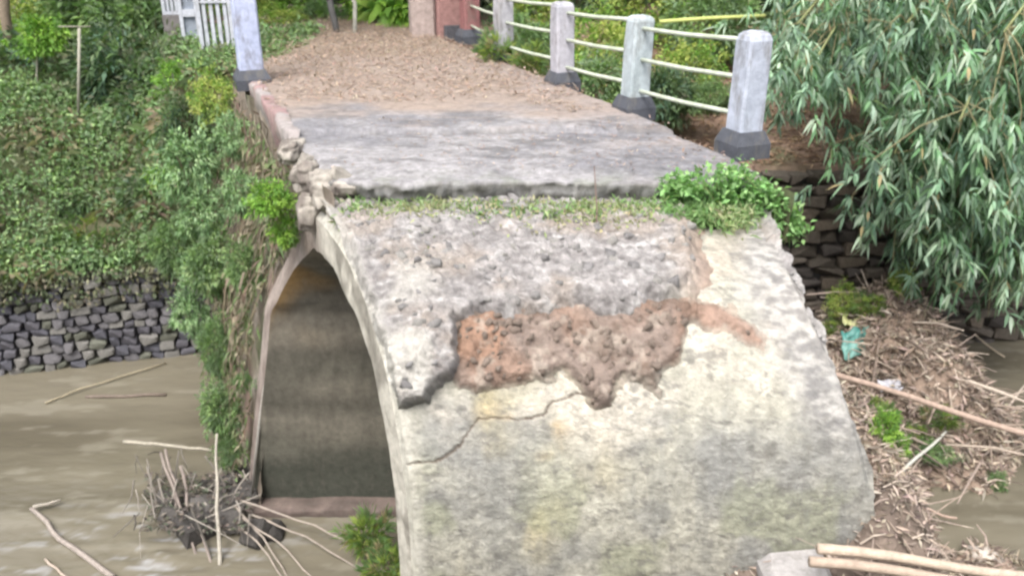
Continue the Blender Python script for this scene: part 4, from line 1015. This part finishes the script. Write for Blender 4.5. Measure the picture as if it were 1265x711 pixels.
keep = (fbm(np.stack([x, y, 0 * x], 1), 1.3, 3, 7) > np.interp(y, [7.7, 8.6, 9.5, 12], [.66, .50, .38, .30])); x, y = x[keep], y[keep]
litter('leaf_litter', 'dry brown bamboo leaves covering the far part of the deck', x, y, DECK + .012 + .02 * r_.rand(len(x)) + 0 * y, 71, .05, .016, [(.19, .13, .105), (.30, .22, .18), (.24, .17, .14), (.40, .32, .265), (.28, .20, .165), (.33, .23, .185)])
n = 700; y = 6.3 + r_.rand(n) * 1.6; u = r_.rand(n) ** .6; x = xdl(y) * (1 - u) + xdr(y) * u
litter('scattered_leaves', 'sparse dry leaves and grit on the grey part of the slab', x, y, DECK + .004 + 0 * x - .04 * (y < 7.45), 72, .03, .012)
n = 12000; x = r_.uniform(1.3, 9, n); y = wallR(x) + .1 + r_.rand(n) ** 1.1 * 6.5; z = ground_z(x, y + 0) + .02
litter('brown_litter', 'brown fallen leaves over the path above the right wall', x, y, z, 73, .11, .03, [(.26, .16, .11), (.34, .22, .15), (.18, .11, .08), (.42, .31, .22)])
# path beyond the deck
xs = np.linspace(0, 1, 14); ys = np.linspace(11.78, 24, 60); Yg = np.repeat(ys[:, None], 14, 1); Xg = (xdl(Yg) + .05) * (1 - xs) + (xdr(Yg) - .05) * xs
V = np.stack([Xg, Yg, 0 * Xg + DECK - .012], -1).reshape(-1, 3); V[:, 2] += .03 * (fbm(V, 1.5, 3, 3) - .5)
tag(mk('road', V, [grid_faces(14, 60)], M['concrete'], None, mix(A(.20, .155, .125), A(.28, .23, .19), fbm(V, 2, 3, 5)), True), 'leaf strewn road continuing beyond the bridge deck', 'road', None, 'structure')

# ---- dead roots and dry vines on the left side of the bridge --------------------------------
def vines():
    e = E('hanging_vines', 'dry brown roots and vines hanging down the left side of the bridge', 'vines', (-2.6, 8.2, 1.0))
    r = random.Random(31)
    for g, (n, cols, r0) in enumerate(((34, [(.17, .14, .10), (.24, .20, .14)], .009), (46, [(.12, .10, .075), (.28, .25, .19)], .006), (8, [(.22, .19, .14)], .016))):
        mb = MB()
        for k in range(n):
            y = r.uniform(7.0, 10.4); z = r.uniform(2.3, 3.85); L = r.uniform(.5, 2.6); pts = []
            zz = z; xw = r.uniform(.02, .22)
            for q in range(7):
                z1 = max(.05, z - L * q / 6); far = float(sm(6.6, 7.2, y))
                y1 = y + r.uniform(-.05, .05) + .03 * q
                ok = ((y1 - YC) / 1.62) ** 2 + (max(z1 - ZS, 0) / 1.62) ** 2 > 1
                xe = float(xl_edge(np.array(y1), np.array(z1), far)) - xw - .05 * math.sin(q * 1.3 + k)
                if ok: pts.append((xe, y1, z1))
            if len(pts) > 2: mb.tube(pts, [r0 * (1 - .5 * i / len(pts)) * r.uniform(.8, 1.2) for i in range(len(pts))], 4, cols[k % len(cols)], cap=False)
        o = mb.build('vine_strands', M['wood'], e); o['kind'] = 'stuff'
    # withered leaves caught in them
    rr = np.random.RandomState(33); n = 4200; y = rr.uniform(6.9, 10.6, n); z = .1 + rr.rand(n) ** .7 * 3.6; far = sm(6.6, 7.2, y)
    ok = (((y - YC) / 1.66) ** 2 + (np.maximum(z - ZS, 0) / 1.66) ** 2 > 1) & (fbm(np.stack([y, z, 0 * y], 1), 1.6, 3, 5) > .43); y, z, far = y[ok], z[ok], far[ok]
    x = xl_edge(y, z, far) - .03 - .2 * rr.rand(len(y)); n = len(y)
    V, f, k = leaf_arrays(np.stack([x, y, z], 1), unit(rr.normal(0, .5, (n, 3)) + A(-.3, -.2, -.9)), .10 * rr.uniform(.5, 1.4, n), .028, 34, simple=True)
    o = mk('dry_leaves', V, [f], M['leaf_dry'], e, leafcol(n, k, [(.20, .18, .12), (.14, .17, .08), (.26, .24, .17), (.11, .15, .07), (.16, .12, .09), (.13, .19, .08)], 35)); o['kind'] = 'stuff'
vines()
mb = MB(); pts = [P(343, 380, y=7.3), P(333, 440, y=7.36), P(322, 510, y=7.42), P(311, 612, y=7.48)]; mb.tube(pts, [.012, .018, .016, .014], 6, (.38, .365, .335)); tag(mb.build('white_root', M['wood'], None, True, tuple(pts[-1])), 'thin whitish root running down the left rim of the arch opening', 'root')

# ---- driftwood tangle left of the arch --------------------------------------------------------
def stick(name, label, pix_pts, r0, r1, col, cat='stick', k=7, material='wood', wob=.01, group=None):
    pts = [P(a, b, z=c) for a, b, c in pix_pts]; full = []
    for i in range(len(pts) - 1):
        for q in range(4): full.append(pts[i].lerp(pts[i + 1], q / 4) + Vector((rnd.uniform(-1, 1), rnd.uniform(-1, 1), rnd.uniform(-.5, .5))) * wob)
    full.append(pts[-1]); n = len(full); mb = MB(); mb.tube(full, [r0 + (r1 - r0) * i / (n - 1) for i in range(n)], k, col)
    return tag(mb.build(name, M[material], None, True, tuple(pts[0])), label, cat, group)
gst = 'sticks in the river left of the arch'
stick('stick', 'long bare stick slanting out of the water at the bottom left', [(40, 627, .05), (75, 665, .03), (140, 712, .02)], .022, .028, (.27, .235, .21), group=gst)
stick('stick', 'short pale stick end joining the long slanting stick', [(42, 626, .06), (75, 617, .06)], .02, .012, (.33, .30, .26), group=gst)
stick('stick', 'thin straw coloured cane floating in front of the left wall', [(55, 498, .02), (100, 480, .04), (205, 448, .03)], .013, .009, (.30, .26, .18), group=gst)
stick('stick', 'pale branch lying level above the root tangle', [(153, 545, .35), (205, 549, .40), (262, 556, .38)], .022, .016, (.30, .275, .225), group=gst)
stick('stick', 'upright whitish stick standing in front of the root tangle', [(267, 535, .9), (268, 600, .5), (272, 715, -.1)], .011, .021, (.34, .315, .27), group=gst)
stick('stick', 'thin brown stick at the bottom left corner', [(55, 690, .02), (85, 714, .02)], .012, .012, (.36, .3, .25), group=gst)
stick('stick', 'dark thin branch on the water beyond the tangle', [(105, 490, .02), (205, 487, .02)], .02, .02, (.15, .12, .1), group=gst)
for k, (a, b, lab) in enumerate((((198, 560, .4), (245, 700, -.05), 'leftmost slanting root prong of the tangle'), ((224, 575, .4), (232, 660, 0), 'short upright prong in the middle of the tangle'), ((240, 640, .15), (262, 708, -.05), 'lower pale prong beside the upright stick'), ((205, 555, .42), (218, 640, .1), 'thin prong near the dark clump'))):
    stick('stick', lab, [a, ((a[0] + b[0]) / 2 + 4, (a[1] + b[1]) / 2, (a[2] + b[2]) / 2), b], .017, .012, (.22, .185, .165), group=gst)
gf = 'thin canes fanning out under the arch'
for k, (a, b) in enumerate((((290, 625, .25), (355, 712, .0)), ((300, 640, .2), (385, 712, .0)), ((296, 648, .2), (350, 715, .0)), ((310, 635, .2), (440, 700, .0)), ((300, 618, .3), (470, 690, .02)), ((440, 560, .35), (452, 520, .6)))):
    lab = ['steepest cane of the fan in the arch mouth', 'second cane of the fan in the arch mouth', 'short cane hugging the fan from the left', 'long cane of the fan reaching under the arch', 'lowest lying cane of the fan toward the plaster wall', 'small broken twig against the near wall inside the arch'][k]
    stick('cane', lab, [a, ((a[0] + b[0]) / 2 + 3, (a[1] + b[1]) / 2 - 5, (a[2] + b[2]) / 2), b], .011, .007, (.29, .25, .215), 'cane', group=gf)
def tangle(name, label, c, rx, ry, rz, n, seed, cols, r0=.012, L=.5, mound=True, moundcol=(.12, .1, .08), cat='driftwood', nleaf=1500):
    e = E(name, label, cat, c); r = random.Random(seed)
    if mound:
        nu, nv = 60, 26; a = np.linspace(0, 2 * math.pi, nu); ph = np.linspace(-.25, math.pi / 2, nv); AA, PP_ = np.meshgrid(a, ph)
        d = np.stack([np.cos(AA) * np.cos(PP_), np.sin(AA) * np.cos(PP_), np.sin(PP_)], -1); bump = .62 + .6 * fbm(d * 1.0, 2.1, 4, seed); bump[:, -1] = bump[:, 0]
        V = (d * bump[..., None] * A(rx, ry, rz) * .9).reshape(-1, 3) + np.array(c)
        mk('mound', V, [grid_faces(nu, nv)], M['earth'], e, mix(np.array(moundcol), np.array(moundcol) * 2.0, fbm(V, 5, 3, 3)), True)
    mb = MB()
    for k in range(n):
        a = r.uniform(0, 6.28); q = r.random() ** .6; p = Vector((c[0] + math.cos(a) * rx * q, c[1] + math.sin(a) * ry * q, c[2] + rz * (1 - q * q) * r.uniform(.5, 1.1)))
        d = Vector((r.gauss(0, 1), r.gauss(0, 1), r.gauss(0, .45))).normalized() * L * r.uniform(.3, 1.2)
        m_ = p + d * .5 + Vector((r.uniform(-1, 1), r.uniform(-1, 1), r.uniform(-.3, 1))) * L * .12
        rr = r0 * r.uniform(.4, 1.3); mb.tube([p, m_, p + d], [rr, rr * .8, rr * .4], 5, cols[r.randrange(len(cols))], cap=False)
    o = mb.build('twigs', M['wood'], e); o['kind'] = 'stuff'
    if nleaf:
        q = np.random.RandomState(seed); a = q.uniform(0, 6.28, nleaf); s = q.rand(nleaf) ** .5; n_ = nleaf
        Pn = np.stack([c[0] + np.cos(a) * rx * s, c[1] + np.sin(a) * ry * s, c[2] + rz * (1 - s * s) * q.uniform(.6, 1.08, n_) + .03], 1)
        V, f, kk = leaf_arrays(Pn, unit(q.normal(0, 1, (n_, 3)) * A(1, 1, .5)), .12 * q.uniform(.5, 1.5, n_), .03, seed, simple=True)
        o = mk('dead_leaves', V, [f], M['leaf_dry'], e, leafcol(n_, kk, cols, seed, .3)); o['kind'] = 'stuff'
    return e
def roots():
    c = P(250, 618, z=0); e = E('root_tangle', 'dark muddy clump of roots and rubbish lodged against the left foot of the arch', 'driftwood', (c.x, c.y, 0)); r = random.Random(17)
    lumps = [stone_mesh('mud_lump', (1, .8, .6), 700 + k, M['rock'], (g, g * .93, g * .88), .2, 40) for k, g in enumerate((.05, .075, .06, .10))]
    for (px, py, sz) in ((215, 640, .30), (240, 650, .34), (285, 640, .36), (262, 628, .34), (300, 615, .34), (232, 622, .22), (262, 600, .2), (280, 600, .26), (205, 618, .2), (315, 660, .26), (340, 655, .2), (300, 585, .2)):
        o = link('mud_lump', lumps[r.randrange(4)], e, P(px, py, z=sz * .22) - Vector((c.x, c.y, 0))); o.scale = (sz, sz, sz); o.rotation_euler = (r.random() * .6, r.random() * .6, r.random() * 6)
    mb = MB()
    for k in range(60):
        a = P(r.uniform(165, 310), r.uniform(552, 640), z=r.uniform(.15, .5)); L = r.uniform(.15, .6); down = r.random() < .6
        d = Vector((r.gauss(.15, .35), r.gauss(-.3, .3), -1 if down else r.gauss(0, .3))).normalized() * L
        q = a + d; q.z = max(q.z, -.03); m = (a + q) / 2 + Vector((r.uniform(-.05, .05), 0, r.uniform(0, .05)))
        rr = r.uniform(.004, .011); g = r.choice([.09, .13, .2, .26]); mb.tube([a, m, q], [rr, rr * .9, rr * .5], 5, (g * 1.1, g, g * .88), cap=False)
    mb.build('twigs', M['wood'], e)['kind'] = 'stuff'
    q = np.random.RandomState(18); n = 1100; pp = np.array([tuple(P(q.uniform(180, 312), q.uniform(585, 655), z=.03 + .22 * q.rand())) for _ in range(n)])
    V, f, kk = leaf_arrays(pp, unit(q.normal(0, 1, (n, 3)) * A(1, 1, .4)), .07 * q.uniform(.4, 1.5, n), .03, 19, simple=True)
    mk('dead_leaves', V, [f], M['leaf_dry'], e, leafcol(n, kk, [(.07, .06, .055), (.11, .095, .085), (.17, .145, .125), (.09, .1, .07)], 20, .3))['kind'] = 'stuff'
roots()
shrub_px('grass', 455, 660, 6.7, .42, 'drooping green grassy weed at the water beside the plaster wall', g_c, 1.2)
shrub_px('grass', 478, 700, 6.0, .36, 'grassy weed at the foot of the plaster wall', g_c, 1.2)

# ---- debris heap at the right -----------------------------------------------------------------
DEB = [(.27, .215, .175), (.36, .30, .25), (.19, .15, .125), (.46, .39, .33), (.31, .25, .215), (.12, .095, .08)]
def heap_h(x, y):
    """the mound's surface"""
    # ridge from the wall toward the camera
    g1 = 1.05 * np.exp(-(((x - 4.6) / 1.0) ** 2 + ((y - 9.9) / 1.1) ** 2) * 1.2)
    g2 = .80 * np.exp(-(((x - 4.8) / .95) ** 2 + ((y - 8.9) / .85) ** 2) * 1.2)
    g3 = .62 * np.exp(-(((x - 3.5) / .75) ** 2 + ((y - 8.0) / 1.1) ** 2) * 1.1)
    g4 = .8 * np.exp(-(((x - 3.2) / .9) ** 2 + ((y - 9.6) / 1.3) ** 2) * 1.1)
    Q = np.stack([x, y, 0 * x], -1)
    return np.maximum.reduce([g1, g2, g3, g4]) * 1.25 + (g1 + g2 + g3 + g4) * .30 + .55 * (fbm(Q, 1.7, 4, 15) - .5) + .18 * (fbm(Q, 5, 3, 16) - .5) - .24
def heap():
    e = E('debris_heap', 'heap of brown twigs, dead leaves and mud washed against the right side of the bridge', 'debris heap', (4.2, 8.8, 0))
    xs = np.arange(1.8, 7.0, .05); ys = np.arange(5.9, 11.25, .05); X, Y = np.meshgrid(xs, ys); Z = heap_h(X, Y)
    V = np.stack([X, Y, Z], -1).reshape(-1, 3); c = mix(A(.17, .125, .10), A(.30, .23, .18), fbm(V, 4, 4, 17))
    ok = Z > -.12; fm = ok[:-1, :-1] | ok[1:, :-1] | ok[:-1, 1:] | ok[1:, 1:]
    v, f, cc = compact(V, grid_faces(len(xs), len(ys), 0, fm), c); mk('mud', v, [f], M['earth'], e, cc, True)
    r = random.Random(91)
    for g in range(3):
        mb = MB(); n = (700, 420, 60)[g]; L = (.28, .5, 1.0)[g]; r0 = (.007, .010, .016)[g]; k = 0
        while k < n:
            x, y = r.uniform(2.3, 6.6), r.uniform(6.4, 11.1); h = float(heap_h(np.array(x), np.array(y)))
            if h < .02: continue
            k += 1
            a = r.uniform(0, 6.28); d = Vector((math.cos(a), math.sin(a), r.gauss(0, .22))).normalized() * L * r.uniform(.4, 1.2)
            p = Vector((x, y, h + r.uniform(.0, .06))); q = p + d; hq = float(heap_h(np.array(q.x), np.array(q.y))); q.z = max(q.z, hq - .02, 0.0)
            mm = (p + q) / 2 + Vector((0, 0, r.uniform(-.01, .05))); rr = r0 * r.uniform(.5, 1.3)
            mb.tube([p, mm, q], [rr, rr * .85, rr * .5], 5, DEB[r.randrange(6)], cap=False)
        mb.build('twigs', M['wood'], e)['kind'] = 'stuff'
    q = np.random.RandomState(92); n = 26000; x = q.uniform(2.2, 6.7, n); y = q.uniform(6.3, 11.2, n); h = heap_h(x, y); ok = h > .0; x, y, h = x[ok], y[ok], h[ok]; n = len(x)
    V, f, kk = leaf_arrays(np.stack([x, y, h + .02 + .05 * q.rand(n)], 1), unit(q.normal(0, 1, (n, 3)) * A(1, 1, .6)), .13 * q.uniform(.4, 1.4, n), .032, 93, simple=True, bend=.05)
    t = np.clip(fbm(np.stack([x, y, 0 * x], 1), 2.5, 3, 6) * 1.6 - .3 + q.normal(0, .25, n), 0, .999)
    mk('dead_leaves', V, [f], M['leaf_dry'], e, leafcol(n, kk, [DEB[5], DEB[2], DEB[0], DEB[4], DEB[1], DEB[3]], 94, .3, t))['kind'] = 'stuff'
heap()
def onheap(px, py, lift=0):
    """where the line of sight meets the heap"""
    d = P(px, py, y=1.0) - Vector((0, 0, CZ))
    for t in np.arange(5, 12, .02):
        p = Vector((0, 0, CZ)) + d * t
        if p.z < max(0, float(heap_h(np.array(p.x), np.array(p.y)))): return p + Vector((0, 0, lift))
    return P(px, py, z=0)
g_h = 'plants growing on the debris heap'
for key, px, py, s, lab, zs in (('bright', 1090, 540, .22, 'bright green weed beside the right edge of the plaster wall', 1.1), ('bright', 1108, 560, .16, 'smaller green weed lower beside the plaster wall', 1.1), ('grass', 1085, 520, .32, 'grass blades standing behind the bright weed', 1.2),
    ('yel', 1040, 385, .26, 'yellow green plant on the far left of the heap', 1.0), ('grass', 1075, 385, .4, 'pale dry grass on top of the heap', .9), ('yel', 1112, 365, .20, 'small leafy sprig on the crest of the heap', 1.4), ('mid', 1150, 565, .20, 'dull green weed in the middle of the heap', .7), ('grass', 1160, 520, .35, 'dry grass in the middle of the heap', .8), ('grass', 1035, 410, .35, 'grass at the far left slope of the heap', .8), ('mid', 1230, 600, .12, 'tiny green sprig at the water edge of the heap', 1.0), ('grass', 1130, 540, .3, 'pale grass right of the bright weed', .9)):
    p = onheap(px, py); shrub(key, p.x, p.y, s, lab, g_h, zs, p.z, sink=.04)
def hstick(name, label, a, b, r0, r1, col, cat='pole', lift=.08):
    p, q = a, b; pts = [p.lerp(q, t / 6) + Vector((0, 0, .015 * math.sin(t * 1.1))) for t in range(7)]
    mb = MB(); mb.tube(pts, [r0 + (r1 - r0) * t / 6 for t in range(7)], 8, col); return tag(mb.build(name, M['wood'], None, True, tuple(p)), label, cat)
hstick('long_pole', 'long pinkish brown pole lying across the heap from the bridge to the right border', P(1030, 462, y=8.3), P(1300, 545, y=7.9), .030, .036, (.33, .25, .205))
hstick('grey_stick', 'straight grey stick leaning on the heap beside the green weed', onheap(1112, 588, .05), onheap(1166, 545, .12), .020, .014, (.42, .42, .38))
hstick('fallen_cane', 'forked pale cane at the far right edge of the heap', onheap(1175, 400, .1), onheap(1240, 445, .05), .014, .01, (.5, .42, .32))
hstick('bamboo_pole', 'upper of the two pale poles along the bottom edge at the right', P(1010, 677, y=4.02), P(1300, 714, y=4.0), .031, .027, (.40, .325, .26))
hstick('bamboo_pole', 'lower of the two pale poles along the bottom edge at the right', P(1000, 693, y=3.95), P(1290, 728, y=3.9), .030, .027, (.34, .27, .215))
hstick('thin_cane', 'short dark cane crossing the mud above the two pale poles', P(1120, 650, z=.12), P(1180, 682, z=.05), .018, .014, (.30, .24, .2))
hstick('thin_cane', 'broken brown cane at the water edge of the heap', P(1130, 625, z=.2), P(1182, 640, z=.1), .02, .012, (.36, .27, .22))
me = stone_mesh('concrete_chunk', (.40, .28, .17), 5, M['concrete'], (.33, .315, .31), .1, 40)
o = link('concrete_chunk', me, None, P(984, 712, y=4.16)); tag(o, 'pale broken concrete chunk at the bottom edge beside the poles', 'concrete chunk')
me = stone_mesh('stone', (.26, .2, .16), 6, M['concrete'], (.5, .45, .4), .16, 24)
o = link('loose_stone', me, None, P(1215, 690, z=.06)); tag(o, 'small pale stone in the shallow water at the bottom right', 'stone')
tangle('driftwood_clump', 'low clump of broken twigs in the shallows at the bottom right', tuple(P(1215, 700, z=0)), .35, .22, .14, 45, 83, DEB, .010, .3, nleaf=200, moundcol=(.2, .15, .12))
def bank_h(x, y):
    Q = np.stack([x, y, 0 * x], -1)
    top = np.interp(x, [.7, 1.25, 1.6, 2.0, 2.2, 2.45, 2.8, 3.2, 3.7], [.6, 1.80, 1.98, 2.12, 2.34, 2.36, 1.75, .8, -.3])
    yc = np.interp(x, [1, 2.1, 2.6, 3.5], [4.30, 4.34, 4.75, 5.1])
    d = y - yc; fall = np.where(d < 0, .62 * np.abs(d) ** 1.05 + 1.5 * np.maximum(0, -d - .55), 1.6 * np.abs(d) ** 1.3)
    return top - fall + .22 * (fbm(Q, 2.6, 4, 611) - .5) + .12 * (fbm(Q, 9, 3, 612) - .5)
def debris_bank():
    e = E('debris_pile', 'brown twig and mud pile heaped against the lower right corner of the plaster wall', 'debris pile', (2.4, 4.6, 0))
    xs = np.arange(.5, 3.9, .035); ys = np.arange(2.9, 6.6, .035); X, Y = np.meshgrid(xs, ys); Z = np.maximum(bank_h(X, Y), -.3)
    V = np.stack([X, Y, Z], -1).reshape(-1, 3); mk('mud', V, [grid_faces(len(xs), len(ys))], M['earth'], e, mix(A(.11, .085, .07), A(.22, .175, .145), fbm(V, 5, 4, 17)), True)
    r = random.Random(191); mb = MB(); k = 0
    while k < 620:
        x, y = r.uniform(1.0, 3.3), r.uniform(3.7, 5.6); h = float(bank_h(np.array(x), np.array(y)))
        if h < .3: continue
        k += 1; L = r.choice((.1, .16, .3)); a = r.uniform(0, 6.28); d = Vector((math.cos(a), math.sin(a), r.gauss(0, .4))).normalized() * L * r.uniform(.4, 1.2)
        p = Vector((x, y, h + r.uniform(0, .04))); q = p + d; q.z = max(q.z, float(bank_h(np.array(q.x), np.array(q.y)))); rr = r.uniform(.003, .009)
        mb.tube([p, (p + q) / 2 + Vector((0, 0, r.uniform(0, .03))), q], [rr, rr * .8, rr * .5], 5, DEB[r.randrange(6)], cap=False)
    mb.build('twigs', M['wood'], e)['kind'] = 'stuff'
    q = np.random.RandomState(192); n = 5200; x = q.uniform(.9, 3.4, n); y = q.uniform(3.6, 5.8, n); h = bank_h(x, y)
    V, f, kk = leaf_arrays(np.stack([x, y, h + .01 + .03 * q.rand(n)], 1), unit(q.normal(0, 1, (n, 3)) * A(1, 1, .6)), .075 * q.uniform(.4, 1.4, n), .02, 193, simple=True, bend=.05)
    mk('dead_leaves', V, [f], M['leaf_dry'], e, leafcol(n, kk, DEB[:1] + DEB[2:3] + DEB[4:] + DEB[1:2], 194, .4))['kind'] = 'stuff'
debris_bank()
# plastic scraps
def crumple(name, label, c, sx, sy, col, seed, cat, col2=None, rx=.5, pix_=None):
    n = 18; u = np.linspace(-1, 1, n); U, W = np.meshgrid(u, u); q = np.stack([U, W, 0 * U], -1)
    h = (fbm(q, 1.9, 4, seed) - .5) * 1.5 + .3 * (fbm(q, 6, 2, seed + 1) - .5); rim = 1 + .35 * (fbm(q, 2, 3, seed + 2) - .5)
    V = np.stack([U * sx * rim, W * sy * rim * math.cos(rx) , W * sy * math.sin(rx) + h * (sx + sy) * .5], -1).reshape(-1, 3) + np.array(c)
    c_ = np.array(col) if col2 is None else mix(np.array(col), np.array(col2), sm(.45, .55, fbm(V, 6, 3, seed)))
    o = mk(name, V, [grid_faces(n, n)], M['plastic'], None, np.broadcast_to(c_, V.shape), True, tuple(c))
    o.modifiers.new('thickness', 'SOLIDIFY').thickness = .006; tag(o, label, cat)
p = onheap(1058, 432, .10); crumple('plastic_scrap', 'crumpled teal plastic scrap wedged between bridge and heap', tuple(p), .17, .17, (.05, .19, .17), 5, 'plastic', (.12, .27, .24), .9)
p = onheap(1050, 412, .16); crumple('plastic_scrap', 'small yellowish plastic piece above the teal scrap', tuple(p), .11, .06, (.33, .34, .16), 6, 'plastic', (.3, .48, .3), .6)
p = onheap(1098, 488, .12); crumple('plastic_bag', 'small whitish plastic bag under the long pole', tuple(p), .13, .08, (.40, .40, .44), 7, 'plastic bag', (.28, .28, .31), .6)
